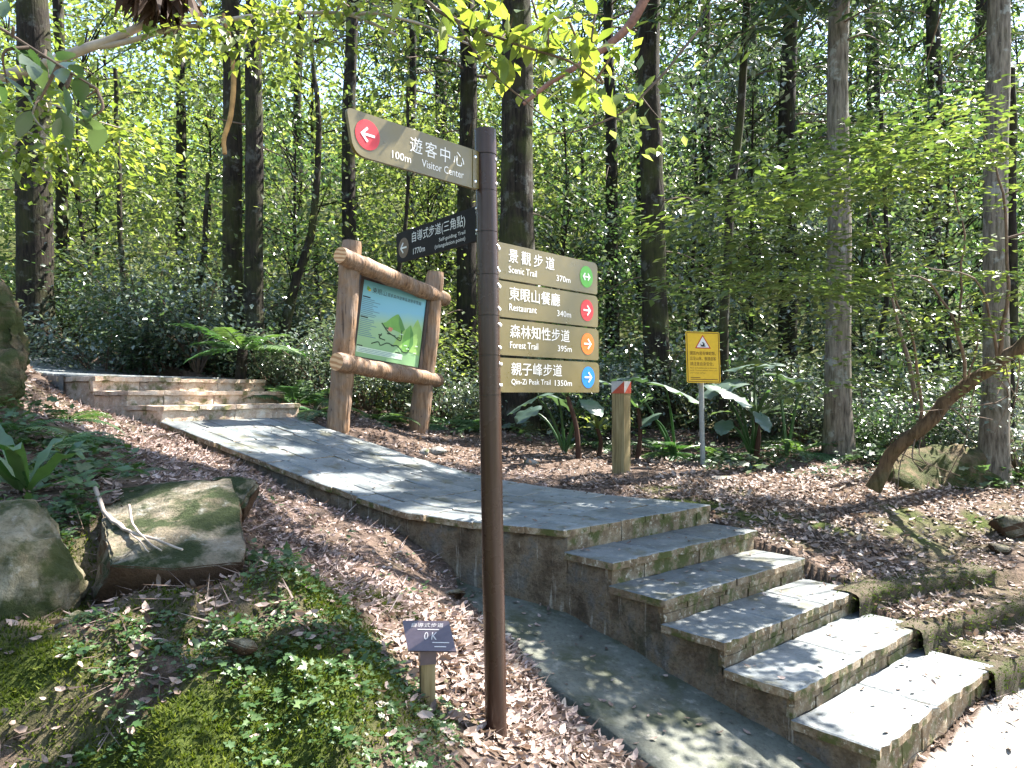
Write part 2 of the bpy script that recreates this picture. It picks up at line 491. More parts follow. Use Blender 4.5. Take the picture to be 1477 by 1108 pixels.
ctrl = [(0, 1108, 2.2), (250, 1108, 2.2), (480, 1108, 2.3), (580, 1108, 2.4), (0, 980, 2.42), (250, 980, 2.42), (480, 980, 2.47), (545, 1000, 2.6),
        (0, 905, 2.75), (250, 900, 2.6), (400, 900, 2.65), (500, 905, 2.78), (150, 872, 2.95), (320, 862, 2.98), (240, 878, 2.92), (430, 835, 3.15), (520, 880, 3.1),
        (613, 1040, 2.9), (722, 1045, 3.0), (700, 1108, 2.72), (850, 1108, 3.05), (790, 1050, 3.35), (820, 1040, 3.8), (905, 1098, 3.5), (560, 960, 2.95),
        (620, 900, 3.6), (690, 910, 3.9), (665, 875, 4.95), (560, 830, 4.3), (640, 842, 4.9), (606, 785, 5.5), (657, 826, 5.38), (697, 850, 5.25),
        (514, 747, 5.95), (413, 702, 6.4), (284, 642, 6.98), (130, 594, 7.6), (90, 585, 7.6), (200, 640, 6.0), (300, 672, 5.6), (380, 720, 5.0), (450, 780, 4.6),
        (360, 800, 3.8), (150, 680, 4.6), (60, 690, 4.2), (250, 700, 3.9), (0, 640, 4.4), (40, 590, 6.0), (-60, 560, 5.0), (-60, 480, 6.5), (20, 540, 8.0), (-200, 900, 2.7), (-200, 620, 4.0),
        (1060, 752, 6.2), (1165, 804, 5.75), (1240, 845, 5.4), (895, 683, 8.0), (1015, 671, 8.8), (780, 700, 7.4), (700, 680, 8.2), (1100, 712, 7.3), (1200, 690, 8.3),
        (1200, 760, 6.6), (1320, 780, 6.4), (1300, 722, 7.6), (1440, 742, 7.2), (1470, 800, 6.3), (1600, 780, 6.5), (1000, 660, 9.8), (487, 612, 8.7), (602, 620, 10.0), (560, 650, 8.4), (480, 625, 8.6), (650, 650, 9.2),
        (742, 616, 11), (955, 612, 11.5), (668, 612, 13.5), (345, 548, 11.2), (372, 552, 11), (47, 497, 12.3), (1211, 656, 9.3), (1430, 718, 8.0), (1500, 690, 9.5)]
C3 = [at(*c) for c in ctrl]
C3 += [np.array(v, float) for v in [(2.4, 2.9, -.36), (3.4, 4.3, -.38), (2.9, 3.6, -.36), (4.5, 3.5, -.34), (1.6, 2.2, -.3), (4.2, 4.6, -.36), (3.0, 1.5, -.3), (6, 4.6, -.1), (7, 7, .5), (0, 0, 0.0), (.5, 1.5, 0.05), (-.6, 1.0, .1), (-2, 1.2, .35), (-3, 0, .6), (-4, 2, 1.0),
        (0, 14, .9), (6, 12, .6), (10, 10, .6), (-3, 13, 1.7), (-8, 14.5, 2.5), (-14, 10, 3), (-10, 6, 3.2), (12, 0, -.3), (0, -8, -.3), (-14, -4, 2), (12, 20, 3.4), (0, 22, 4.4), (-12, 22, 6.0), (0, 17, 2.2), (-7, 18, 3.6), (7, 17, 1.9),
        (-30, 30, 10), (0, 34, 10.5), (30, 30, 9), (-35, 55, 19), (0, 55, 19.5), (35, 55, 19), (-60, 90, 27), (0, 90, 28), (60, 90, 27), (40, 0, 0), (-45, 0, 7), (0, -30, -1), (40, -30, 0), (-45, -30, 4)]]
C3 = np.array(C3)
def _phi(r): return np.sqrt(r * r + .35)
_A = _phi(np.linalg.norm(C3[:, None, :2] - C3[None, :, :2], axis=-1))
_n = len(C3)
_S = np.zeros((_n + 3, _n + 3)); _S[:_n, :_n] = _A - np.eye(_n) * .02
_S[:_n, _n] = 1; _S[:_n, _n + 1:] = C3[:, :2]; _S[_n:, :_n] = _S[:_n, _n:].T
_W = np.linalg.solve(_S, np.concatenate([C3[:, 2], np.zeros(3)]))
def rbf(X, Y):
    sh = X.shape
    q = np.stack([X.ravel(), Y.ravel()], -1)
    o = np.empty(len(q))
    for i in range(0, len(q), 20000):
        d = np.linalg.norm(q[i:i + 20000, None] - C3[None, :, :2], axis=-1)
        o[i:i + 20000] = _phi(d) @ _W[:_n] + _W[_n] + q[i:i + 20000] @ _W[_n + 1:]
    return o.reshape(sh)

def axis(lo, a, b, hi, fine, coarse):
    left = [a]
    s = fine
    while left[-1] > lo: s = min(s * 1.12, coarse); left.append(left[-1] - s)
    right = [b]; s = fine
    while right[-1] < hi: s = min(s * 1.12, coarse); right.append(right[-1] + s)
    return np.array(left[::-1] + list(np.arange(a + fine, b, fine)) + right)
GX = axis(-70, -4.6, 4.6, 70, .035, 2.5)
GY = axis(-30, 1.6, 9.0, 110, .035, 2.5)
XX, YY = np.meshgrid(GX, GY)
ZZ = rbf(XX, YY)
# the terraced earth right of the stairs
S_ = (XX - R0[0]) * DV[0] + (YY - R0[1]) * DV[1]
T_ = (XX - R0[0]) * WV[0] + (YY - R0[1]) * WV[1]
def riser_s(k, t):            # where terrace edge k lies, bending down-hill away from the stairs
    return TREAD * (2 + k) + .05 + .30 * np.clip(t, 0, 3) ** 1.15 * (1 - .12 * k)
lev = [None, .10, -.05, -.25]
terr = ZZ.copy()
msk = (T_ > -.05) & (S_ > -.4) & (S_ < 5)
base = Z0 - .03 - RISE / TREAD * np.clip(S_, 0, TREAD * 3.2)
z_t = np.where(S_ < riser_s(1, T_), np.maximum(base, .2), np.where(S_ < riser_s(2, T_), .105 , np.where(S_ < riser_s(3, T_), -.05, -.25 - .13 * np.clip((S_ - riser_s(3, T_)) / .6, 0, 1))))
wt = np.clip((T_ + .05) / .1, 0, 1) * np.clip((3.0 - T_) / 1.0, 0, 1) * np.clip((S_ + .1 - TREAD * 1.2) / .5, 0, 1) * np.clip((4.0 - S_) / 1.0, 0, 1)
ZZ = ZZ * (1 - wt) + z_t * wt
# relief
pp = np.stack([XX, YY, XX * 0], -1)
near = np.clip((14 - YY) / 6, 0, 1)
bank = np.clip((-.35 - XX) / .5, 0, 1) * np.clip((3.4 - YY) / .5, 0, 1)
rel = .022 * fbm(pp * 2.3, 4) + .008 * fbm(pp * 11, 3)
rel = rel * (1 + 1.6 * bank) + bank * (.035 * fbm(pp * 5.0 + 2, 3) + .02 * np.abs(fbm(pp * 9.0, 2)))
flat = ((T_ > -.2) & (S_ > 2.2)) | ((YY < 3.5) & (XX > 1.3))
ZZ = ZZ + np.where(flat, .25, 1.0) * rel + (1 - near) * .25 * fbm(pp * .35, 3)
# sink it under masonry
pathpoly = np.vstack([EL[:, :2], FR[::-1, :2]])
st_len = TREAD * 5
stairpoly = np.array([L0, L0 + DV * st_len, R0 + DV * (st_len - .02), R0])
def zpath(X, Y):
    mid = (EL + FR) / 2
    d = np.stack([np.hypot(X - m_[0], Y - m_[1]) for m_ in mid], -1)
    wgt = 1 / (d ** 4 + 1e-4)
    return (wgt * mid[:, 2]).sum(-1) / wgt.sum(-1)
ins = inpoly(XX, YY, pathpoly)
ZZ = np.where(ins, np.minimum(ZZ, zpath(XX, YY) - .30), ZZ)
ins = inpoly(XX, YY, stairpoly)
ZZ = np.where(ins, np.minimum(ZZ, Z0 - .3 - RISE / TREAD * np.clip(S_, 0, 9)), ZZ)
uppoly = np.array([UP[0][0], UP[2][0], RAMP_L[0][:2], RAMP_L[1][:2], RAMP_L[2][:2], RAMP_L[3][:2], RAMP_L[4][:2], RAMP_R[4][:2], RAMP_R[3][:2], RAMP_R[2][:2], RAMP_R[1][:2], RAMP_R[0][:2], UP[2][1], UP[0][1]])
ins_u = inpoly(XX, YY, uppoly)
rr = np.vstack([RAMP_L, RAMP_R])
dd = np.stack([np.hypot(XX - a[0], YY - a[1]) for a in rr], -1)
wg = 1 / (dd ** 3 + 1e-3)
ZR = (wg * rr[:, 2]).sum(-1) / wg.sum(-1)
ZZ = np.where(ins_u, np.minimum(ZZ, np.minimum(ZR - .35, 1.2 + .22 * np.hypot(XX + 3.4, YY - 7.3))), ZZ)
strippoly = np.vstack([STRIP_IN, STRIP_OUT[::-1]])
ins = inpoly(XX, YY, strippoly)
ZZ = np.where(ins, np.minimum(ZZ, strip_z(XX, YY) - .09), ZZ)
# the litter lies below the lip of the channel slab at the foot of the slope
dl = (XX - STRIP_OUT[2][0]) * WV[0] + (YY - STRIP_OUT[2][1]) * WV[1]
al = (XX - STRIP_OUT[2][0]) * DV[0] + (YY - STRIP_OUT[2][1]) * DV[1]
lip = (al > .3) & (dl < 0) & (dl > -.16) & (al < 3)
ZZ = np.where(lip, np.minimum(ZZ, strip_z(XX, YY) - .07 - .02 * dl), ZZ)

def gz(x, y):
    x = np.asarray(x, float); y = np.asarray(y, float)
    i = np.clip(np.searchsorted(GX, x) - 1, 0, len(GX) - 2)
    j = np.clip(np.searchsorted(GY, y) - 1, 0, len(GY) - 2)
    fx = (x - GX[i]) / (GX[i + 1] - GX[i]); fy = (y - GY[j]) / (GY[j + 1] - GY[j])
    return ZZ[j, i] * (1 - fx) * (1 - fy) + ZZ[j, i + 1] * fx * (1 - fy) + ZZ[j + 1, i] * (1 - fx) * fy + ZZ[j + 1, i + 1] * fx * fy
def gnorm(x, y):
    e = .05
    return unit(np.stack([gz(x - e, y) - gz(x + e, y), gz(x, y - e) - gz(x, y + e), np.full(np.shape(x), 2 * e)], -1))
def on(px, py, Y, sink=0.0):
    a = at(px, py, Y); a[2] = float(gz(a[0], a[1])) - sink
    return a

mossf = np.clip((-.28 - XX + .25 * fbm(pp * 2.0, 3)) / .3, 0, 1) * np.clip((3.25 - YY + .35 * fbm(pp * 1.7 + 5, 3)) / .4, 0, 1)
mossf = mossf * np.clip(.62 + 1.15 * fbm(pp * 3.3 + 9, 4), 0, 1)
mossf = np.maximum(mossf, .8 * np.clip(fbm(pp * 1.4 + 31, 4) - .45, 0, 1) * 2 * (YY < 8))
mossf = np.maximum(mossf, np.where((T_ > 0) & (S_ > TREAD * 2.6) & (S_ < riser_s(3, T_)), np.clip(.5 + .8 * fbm(pp * 4, 3), 0, 1) * .4, 0))
mossf = np.maximum(mossf, np.clip((YY - 12.5) / 2, 0, 1) * .85)
grav = np.where((S_ > np.minimum(riser_s(3, T_), TREAD * 5.4)) & (YY < 6.5) & (XX > 1.2), 1.0, 0.0)
nx, ny = len(GX), len(GY)
idx = np.arange(nx * ny).reshape(ny, nx)
Fg = np.stack([idx[:-1, :-1], idx[:-1, 1:], idx[1:, 1:], idx[1:, :-1]], -1).reshape(-1, 4)
m = Mat('forest_floor').set(.95, .12)
p = m.geo()
a = m.noise(p, 16, 8, .7)
b = m.noise(p, 3, 6, .6)
c = m.ramp(a, [(.3, (.035, .024, .018)), (.5, (.10, .07, .053)), (.7, (.20, .145, .115))])
c = m.mix(m.ramp(b, [(.4, (0, 0, 0)), (.7, (.5,) * 3)]), c, (.10, .075, .055))
mg = m.noise(p, 45, 6, .7)
mc = m.ramp(mg, [(.3, (.018, .028, .007)), (.5, (.042, .058, .011)), (.72, (.09, .105, .022))])
c = m.mix(m.attr('moss'), c, mc)
gc = m.ramp(m.noise(p, 22, 8, .75), [(.3, (.20, .185, .16)), (.7, (.36, .33, .29))])
c = m.mix(m.attr('gravel'), c, gc)
m.color(c)
m.bump(m.math('ADD', a, mg), 1.0, .02)
ground = mk('ground', np.stack([XX, YY, ZZ], -1).reshape(-1, 3), Fg, m.m, None, True, None, {'moss': mossf, 'gravel': grav})
tag(ground, 'brown forest floor under the trees', None, None, 'structure')

# ------------------------------------------------------------------ stone path
def lerp_poly(P, s):
    P = np.asarray(P, float)
    i = min(int(s), len(P) - 2); f = s - i
    return P[i] * (1 - f) + P[i + 1] * f
arc = np.concatenate([[0], np.cumsum(np.linalg.norm(np.diff((EL + FR) / 2, axis=0), axis=1))])
def on_path(s, v):
    q = np.interp(s, arc, np.arange(len(arc)))
    return lerp_poly(EL, q) * (1 - v) + lerp_poly(FR, q) * v

path = tag(thing('stone_path', 'grey slate path rising from the lower stairs to the upper steps', None, (0, 0, 0)), kind='structure')
# body with rough side walls
NS = 90
rows = []
for i in range(NS + 1):
    s = arc[-1] * i / NS
    l, r = on_path(s, 0), on_path(s, 1)
    row = []
    nside = 10
    for j in range(nside):
        q = j / (nside - 1)
        row.append(np.array([l[0], l[1], l[2] - .048 - .75 * (1 - q)]))
    for j in range(1, 9): 
        pnt = on_path(s, j / 9); row.append(np.array([pnt[0], pnt[1], pnt[2] - .048]))
    for j in range(nside):
        q = j / (nside - 1)
        row.append(np.array([r[0], r[1], r[2] - .048 - .75 * q]))
    rows.append(row)
PV = np.array(rows)
nrm = unit(np.concatenate([(EL - FR)[:1, :2] , (EL - FR)[-1:, :2]]).mean(0))
d3 = np.array([nrm[0], nrm[1], 0])
nz = (.018 * fbm(PV * 3.2, 4) + .010 * fbm(PV * 12, 3))
PV[:, :10] += d3 * (nz[:, :10, None] - .012)
PV[:, -10:] -= d3 * (nz[:, -10:, None] - .012)
nc = PV.shape[1]
ii = np.arange((NS + 1) * nc).reshape(NS + 1, nc)
Fp = np.stack([ii[:-1, :-1], ii[1:, :-1], ii[1:, 1:], ii[:-1, 1:]], -1).reshape(-1, 4)
mk('side_wall', PV.reshape(-1, 3), Fp[:, ::-1].copy(), MT['sidewall'], path, True)

def split(x0, x1, y0, y1, out, depth=0):
    wx, wy = x1 - x0, y1 - y0
    mx = random.uniform(.50, .78)
    if wx < mx and wy < random.uniform(.30, .46):
        out.append((x0, x1, y0, y1)); return
    if wx / mx > wy / .42:
        c = x0 + wx * random.uniform(.36, .64); split(x0, c, y0, y1, out); split(c, x1, y0, y1, out)
    else:
        c = y0 + wy * random.uniform(.36, .64); split(x0, x1, y0, c, out); split(x0, x1, c, y1, out)
random.seed(5)
cells = []
split(0.0, arc[-1] + .02, 0.0, 1.68, cells)
def worn(o, n):
    o.data.materials.append(MT['riser'])
    for i_, pl_ in enumerate(o.data.polygons):
        if i_ > n: pl_.material_index = 1
    return o
def edge_pts(a, b, n=3):
    return [a + (b - a) * i / n for i in range(n)]
for (x0, x1, y0, y1) in cells:
    g = random.uniform(.003, .008)
    lip_l = -.02 if y0 == 0 else g
    e0 = -.012 if x0 == 0 else g
    cs = [(x0 + e0, y0 + lip_l), (x1 - g, y0 + lip_l), (x1 - g, y1 - g), (x0 + e0, y1 - g)]
    cs = [(a + random.uniform(-.008, .008), b + random.uniform(-.010, .010)) for a, b in cs]
    out = []
    for i in range(4):
        a, b = np.array(cs[i]), np.array(cs[(i + 1) % 4])
        for q in edge_pts(a, b, 3):
            out.append(q + np.array([random.uniform(-.005, .005), random.uniform(-.006, .006)]))
    dz = random.uniform(-.004, .004)
    top = np.array([on_path(q[0], q[1] / 1.68) + np.array([0, 0, dz]) for q in out])
    # extrapolate the overhang on the left edge
    V, F = slab(ccw(top), .05, .006)
    worn(mk('paving_stone', V, F, MT['slate'], path), len(top))

# upper ramp
RN = 24
ramp = []
for i in range(RN + 1):
    q = (len(RAMP_L) - 1) * i / RN * .9999
    l, r = lerp_poly(RAMP_L, q), lerp_poly(RAMP_R, q)
    row = [l - np.array([0, 0, .8]), l] + [l * (1 - j / 8) + r * j / 8 for j in range(1, 8)] + [r, r - np.array([0, 0, .8])]
    ramp.append(row)
RV = np.array(ramp)
RV[:, 1:-1, 2] += .008 * fbm(RV[:, 1:-1] * 2, 3)
nc = RV.shape[1]
ii = np.arange((RN + 1) * nc).reshape(RN + 1, nc)
Fr = np.stack([ii[:-1, :-1], ii[1:, :-1], ii[1:, 1:], ii[:-1, 1:]], -1).reshape(-1, 4)
rm = tag(mk('upper_path', RV.reshape(-1, 3), Fr[:, ::-1].copy(), MT['slate']), 'upper slate path climbing away behind the three upper steps', None, None, 'structure')
for i in range(14):                 # slabs near enough to be told apart
    for j in range(4):
        q0, q1 = i * .12 + .02, (i + 1) * .12
        sh = .06 * (j % 2)
        v0, v1 = j / 4 + .008, (j + 1) / 4 - .008
        def rp(q, v):
            return lerp_poly(RAMP_L, min(q, 3.99)) * (1 - v) + lerp_poly(RAMP_R, min(q, 3.99)) * v + np.array([0, 0, .022])
        top = np.array([rp(q0 + sh, v0), rp(q1 + sh, v0), rp(q1 + sh, v1), rp(q0 + sh, v1)])
        V, F = slab(ccw(top), .03, .006)
        mk('paving_stone', V, F, MT['slate'], rm)

# ------------------------------------------------------------------ lower stairs
stairs = thing('stone_stairs', 'five grey slate topped steps with brown stone risers descending to the lower right', 'stairs', (L0[0], L0[1], .0))
def sp(s, t, z):
    return np.array([L0[0] + DV[0] * s + WV[0] * t, L0[1] + DV[1] * s + WV[1] * t, z])
SW = 1.66
def swid(s): return np.linalg.norm(R0 - L0) - .035 * s
# stepped core with rough cheek walls
prof = [(-.02, Z0 - .05)]
for k in range(1, 6):
    prof += [(TREAD * (k - 1) - .03, Z0 - RISE * (k - 1) - .05), (TREAD * (k - 1) - .03, Z0 - RISE * k - .05)]
prof += [(TREAD * 5 - .03, Z0 - RISE * 5 - .05)]
NSs, NZ = 96, 12
def core_top(s):
    k = min(int((s + .03) // TREAD) + 1, 5)
    return Z0 - RISE * k - .05
ss = np.linspace(-.028, TREAD * 5 - .031, NSs)
LV, RVs = [], []
for s in ss:
    t_ = core_top(s)
    LV.append([sp(s, .012, t_ - (1.05 if s < 1 else .75) * j / (NZ - 1)) for j in range(NZ)])
    RVs.append([sp(s, swid(s) - .012, t_ - .75 * j / (NZ - 1)) for j in range(NZ)])
LV, RVs = np.array(LV), np.array(RVs)
w3 = np.array([WV[0], WV[1], 0])
LV -= w3 * (.016 * fbm(LV * 3.5, 4) + .008 * fbm(LV * 14, 2) + .006)[..., None]
RVs += w3 * (.014 * fbm(RVs * 3.5, 4))[..., None]
parts = []
for A, flip in ((LV, False), (RVs, True)):
    ii = np.arange(NSs * NZ).reshape(NSs, NZ)
    Fq = np.stack([ii[:-1, :-1], ii[:-1, 1:], ii[1:, 1:], ii[1:, :-1]], -1).reshape(-1, 4)
    parts.append((A.reshape(-1, 3), (Fq if not flip else Fq[:, ::-1]).tolist()))
V, F = join(parts)
mk('cheek_wall', V, F, MT['sidewall'], stairs, False)
# mortar core: fills behind treads and risers
parts = []
for k in range(1, 6):
    s0, s1 = TREAD * (k - 1) - .05, TREAD * k - .035
    zt = Z0 - RISE * k - .052
    c4 = [sp(s0, .05, zt), sp(s1, .05, zt), sp(s1, swid(s1) - .04, zt), sp(s0, swid(s0) - .04, zt)]
    V, F = slab(ccw(np.array(c4)), .85, .002)
    parts.append((V, F))
c4 = [sp(-.6, .03, Z0 - .055), sp(-.035, .05, Z0 - .055), sp(-.035, swid(0) - .04, Z0 - .055), sp(-.6, swid(0) - .05, Z0 - .055)]
parts.append(slab(ccw(np.array(c4)), .9, .002))
V, F = join(parts)
mk('mortar_core', V, F, MT['mortar'], stairs)

def rough_block(c8, nsub, amp, seed):
    """subdivided hexahedron from 8 corners (bottom 4, top 4), roughened"""
    c8 = np.asarray(c8, float)
    V, F = [], []
    faces = [(0, 1, 5, 4), (1, 2, 6, 5), (2, 3, 7, 6), (3, 0, 4, 7), (4, 5, 6, 7)]
    for (a, b, c, d) in faces:
        nu = max(1, min(nsub, int(np.linalg.norm(c8[b] - c8[a]) / .05)))
        nv = max(1, min(nsub, int(np.linalg.norm(c8[d] - c8[a]) / .05)))
        o = len(V)
        for j in range(nv + 1):
            for i in range(nu + 1):
                u, v = i / nu, j / nv
                V.append((c8[a] * (1 - u) + c8[b] * u) * (1 - v) + (c8[d] * (1 - u) + c8[c] * u) * v)
        for j in range(nv):
            for i in range(nu):
                F.append((o + j * (nu + 1) + i, o + j * (nu + 1) + i + 1, o + (j + 1) * (nu + 1) + i + 1, o + (j + 1) * (nu + 1) + i))
    V = np.array(V)
    ctr = c8.mean(0)
    dv = V - ctr
    off = np.stack([fbm(V * 9 + seed, 3), fbm(V * 9 + seed + 40, 3), fbm(V * 9 + seed + 80, 3)], -1) * amp
    # round the corners off a little
    q = np.abs(dv) / np.maximum(np.abs(dv).max(0), 1e-6)
    V = V + off
    return V, F

random.seed(21)
for k in range(0, 6):
    # riser k: below the tread at level k (k = 0 is the landing edge)
    s = TREAD * k
    zt = Z0 - RISE * k - .048
    zb = zt - (RISE - .048) if k < 5 else zt - .30
    wd = swid(s)
    step = mk('step', *join([box(sp(s - .05, wd / 2, (zt + zb) / 2), (.02, wd - .08, (zt - zb) * .8), [np.append(DV, 0), np.append(WV, 0), [0, 0, 1]])]), MT['mortar'], stairs)
    courses = [(zb - .004, zt)] if k < 5 else [(zb, zb + .155), (zb + .16, zt)]
    if k in (2, 3, 4): courses = [(zb - .004, zb + .055), (zb + .058, zt)]
    for (b0, b1) in courses:
        t = .0
        while t < wd - .02:
            ln = random.uniform(.2, .42) if b1 - b0 > .08 else random.uniform(.16, .3)
            if t + ln > wd - .14: ln = wd - t
            g = .004
            pr = random.uniform(-.006, .008)
            f0, f1 = s - .055, s - .012 + pr
            c8 = [sp(f1, t + g, b0), sp(f1, t + ln - g, b0), sp(f0, t + ln - g, b0), sp(f0, t + g, b0)]
            c8 += [q + np.array([0, 0, b1 - b0]) for q in c8]
            V, F = rough_block(c8, 6, .006, k * 7 + t)
            mk('riser_stone', V, F, MT['riser'], step)
            t += ln
    if k == 0: continue
    # tread slabs of step k
    s0, s1 = TREAD * (k - 1) - .01, TREAD * k + .012
    cuts = [0.0]
    while cuts[-1] < wd:
        nx_ = cuts[-1] + random.uniform(.5, .85)
        cuts.append(wd if nx_ > wd - .3 else nx_)
    for a, b in zip(cuts[:-1], cuts[1:]):
        a2 = a - .018 if a == 0 else a + .003
        b2 = b + .01 if b == wd else b - .003
        out = []
        cs = [(s0, a2), (s1, a2), (s1, b2), (s0, b2)]
        for i in range(4):
            p0, p1 = np.array(cs[i]), np.array(cs[(i + 1) % 4])
            n_ = 14 if i == 1 else 5
            for q in range(n_):
                r_ = p0 + (p1 - p0) * q / n_
                out.append(sp(r_[0] + random.uniform(-.012, .008), r_[1] + random.uniform(-.006, .006), Z0 - RISE * k + random.uniform(-.002, .002)))
        V, F = slab(ccw(np.array(out)), .05, .006)
        worn(mk('tread_slab', V, F, MT['slate'], step), len(out))

# ------------------------------------------------------------------ upper steps
ups = thing('stone_steps', 'three weathered cream stone steps at the top of the slate path', 'steps', (UP[0][0][0], UP[0][0][1], 1.3))
random.seed(3)
def hexa(l, r, back, z0, z1):
    l, r = np.asarray(l), np.asarray(r)
    b = UD * back
    c = [np.append(l, z0), np.append(r, z0), np.append(r + b, z0), np.append(l + b, z0)]
    return c + [q + np.array([0, 0, z1 - z0]) for q in c]
for k, (l, r, zt) in enumerate(UP):
    dep = .62 if k < 2 else .75
    st = mk('step', *rough_block(hexa(l + UD * .03 + UW * .02, r + UD * .03 - UW * .02, dep, zt - .75, zt - .05), 20, .006, k), MT['riser_up'], ups, True)
    t, wd = 0.0, np.linalg.norm(r - l)
    while t < wd - .02:
        ln = random.uniform(.34, .62)
        if t + ln > wd - .25: ln = wd - t
        V, F = rough_block(hexa(l + UW * (t + .003), l + UW * (t + ln - .003), .09, zt - .16, zt - .045), 7, .010, k * 5 + t)
        mk('riser_stone', V, F, MT['riser_up'], st, True)
        l2, r2 = l - UD * .025 + UW * (t + .003), l - UD * .025 + UW * (t + ln - .003)
        V, F = rough_block(hexa(l2, r2, dep + .02, zt - .045, zt + random.uniform(-.006, .006)), 9, .007, k * 11 + t)
        mk('tread_slab', V, F, MT['riser_up'], st, True)
        t += ln

# ------------------------------------------------------------------ concrete channel slab beside the stairs
NI, NJ = 60, 12
top = np.zeros((NI + 1, NJ + 1, 3))
for i in range(NI + 1):
    q = 4 * i / NI * .9999
    a, b = lerp_poly(STRIP_IN, q), lerp_poly(STRIP_OUT, q)
    for j in range(NJ + 1):
        x = b + (a - b) * j / NJ
        top[i, j] = (x[0], x[1], 0)
top[:, 0, :2] += (.02 * fbm(top[:, 0] * 5, 3))[:, None] * WV
top[..., 2] = strip_z(top[..., 0], top[..., 1]) + .006 * fbm(top * 3, 4) + .01 * np.linspace(-1, 1, NJ + 1)[None, :] ** 2
low = top[:, :1].copy(); low[..., 2] -= .16
low[..., :2] -= WV * .01
G = np.concatenate([low, top], 1)
ii = np.arange(G.shape[0] * G.shape[1]).reshape(G.shape[:2])
Fs = np.stack([ii[:-1, :-1], ii[1:, :-1], ii[1:, 1:], ii[:-1, 1:]], -1).reshape(-1, 4)
ch = mk('drain_pavement', G.reshape(-1, 3), Fs, MT['concrete'], None, True)
tag(ch, 'greenish concrete channel slab running down beside the stairs', None, None, 'structure')

# ------------------------------------------------------------------ mossy earth step edges right of the stairs
def terrace_edge(k, ztop, hgt, t1, label):
    ts = np.linspace(-.2, t1, 64)
    pts = []
    for t in ts:
        s = float(riser_s(k, t))
        pts.append(np.array([R0[0] + DV[0] * s + WV[0] * t, R0[1] + DV[1] * s + WV[1] * t]))
    pts = np.array(pts)
    tn = unit(np.gradient(pts, axis=0))
    nn = np.stack([tn[:, 1], -tn[:, 0]], -1)
    sec = [(-.30, -.05), (-.16, .0), (-.05, .010), (.0, .004), (.022, -.014), (.028, -.05), (.026, -.09), (.030, -hgt), (.036, -hgt - .10)]
    V = np.array([[np.append(pts[i] + nn[i] * o, ztop + z) for o, z in sec] for i in range(len(pts))])
    sag = .014 * fbm(V * 2.0, 3) + .008 * fbm(V * 12, 3)
    V[..., 2] += sag
    V[..., :2] += (nn[:, None] * (.014 * fbm(V * 4 + 7, 3) + .008 * fbm(V * 17, 2))[..., None])
    ii = np.arange(V.shape[0] * V.shape[1]).reshape(V.shape[:2])
    Fq = np.stack([ii[:-1, :-1], ii[:-1, 1:], ii[1:, 1:], ii[1:, :-1]], -1).reshape(-1, 4)
    o = mk('earth_step', V.reshape(-1, 3), Fq[:, ::-1].copy(), MT['moss_kerb'], None, True)
    tag(o, label, 'step', 'mossy earth steps right of the stairs')
    return V
TE = [terrace_edge(1, .235, .14, 1.35, 'highest mossy earth step edge right of the stone stairs'),
      terrace_edge(2, .085, .14, 1.75, 'middle mossy earth step edge right of the stone stairs'),
      terrace_edge(3, -.065, .2, 1.9, 'lowest mossy earth step edge right of the stone stairs')]
# ------------------------------------------------------------------ lettering helper
_tc = {}
def text_geo(body, spacing=1.0):
    key = (body, spacing)
    if key in _tc: return _tc[key]
    cu = bpy.data.curves.new('lettering', 'FONT')
    cu.body = body
    cu.resolution_u = 2
    cu.space_character = spacing
    o = bpy.data.objects.new('lettering', cu)
    col.objects.link(o)
    bpy.context.view_layer.update()
    me = bpy.data.meshes.new_from_object(o.evaluated_get(bpy.context.evaluated_depsgraph_get()))
    V = np.array([v.co[:] for v in me.vertices]); F = [tuple(p.vertices) for p in me.polygons]
    bpy.data.objects.remove(o); bpy.data.curves.remove(cu); bpy.data.meshes.remove(me)
    _tc[key] = (V, F)
    return V, F

class Face:
    """a flat face: lower left corner O, viewer's right h, up u"""
    def __init__(s, O, h, u=(0, 0, 1)):
        s.O = np.asarray(O, float); s.h = unit(h); s.u = unit(u); s.n = np.cross(s.h, s.u)
    def p(s, a, b, e=0.0):
        return s.O + s.h * a + s.u * b + s.n * e
    def text(s, body, a0, a1, b0, b1, mat, parent, name='lettering', e=.0015, spacing=1.0):
        V, F = text_geo(body, spacing)
        lo, hi = V.min(0), V.max(0)
        q = (V - lo) / np.maximum(hi - lo, 1e-6)
        W = np.array([s.p(a0 + (a1 - a0) * v[0], b0 + (b1 - b0) * v[1], e) for v in q])
        return mk(name, W, F, mat, parent)
    def poly(s, pts, mat, parent, name, e=.001, thick=0.0):
        n = len(pts)
        V = [s.p(a, b, e) for a, b in pts]
        F = [tuple(range(n))]
        if thick:
            V += [s.p(a, b, e - thick) for a, b in pts]
            F.append(tuple(range(2 * n - 1, n - 1, -1)))
            F += [(j, n + j, n + (j + 1) % n, (j + 1) % n) for j in range(n)]
        return mk(name, V, F, mat, parent)
    def disc(s, a, b, r, mat, parent, name, e=.001, n=32, thick=0):
        return s.poly([(a + r * math.cos(2 * math.pi * i / n), b + r * math.sin(2 * math.pi * i / n)) for i in range(n)], mat, parent, name, e, thick)
    def screw(s, a, b, parent, r=.0065):
        V, F = [], []
        n = 10
        for rr, e in ((r, 0), (r, .002), (r * .6, .0045)):
            V += [s.p(a + rr * math.cos(2 * math.pi * i / n), b + rr * math.sin(2 * math.pi * i / n), e) for i in range(n)]
        for q in range(2):
            F += [(q * n + i, q * n + (i + 1) % n, (q + 1) * n + (i + 1) % n, (q + 1) * n + i) for i in range(n)]
        F.append(tuple(range(2 * n, 3 * n)))
        return mk('screw', V, F, MT['screw'], parent, False)

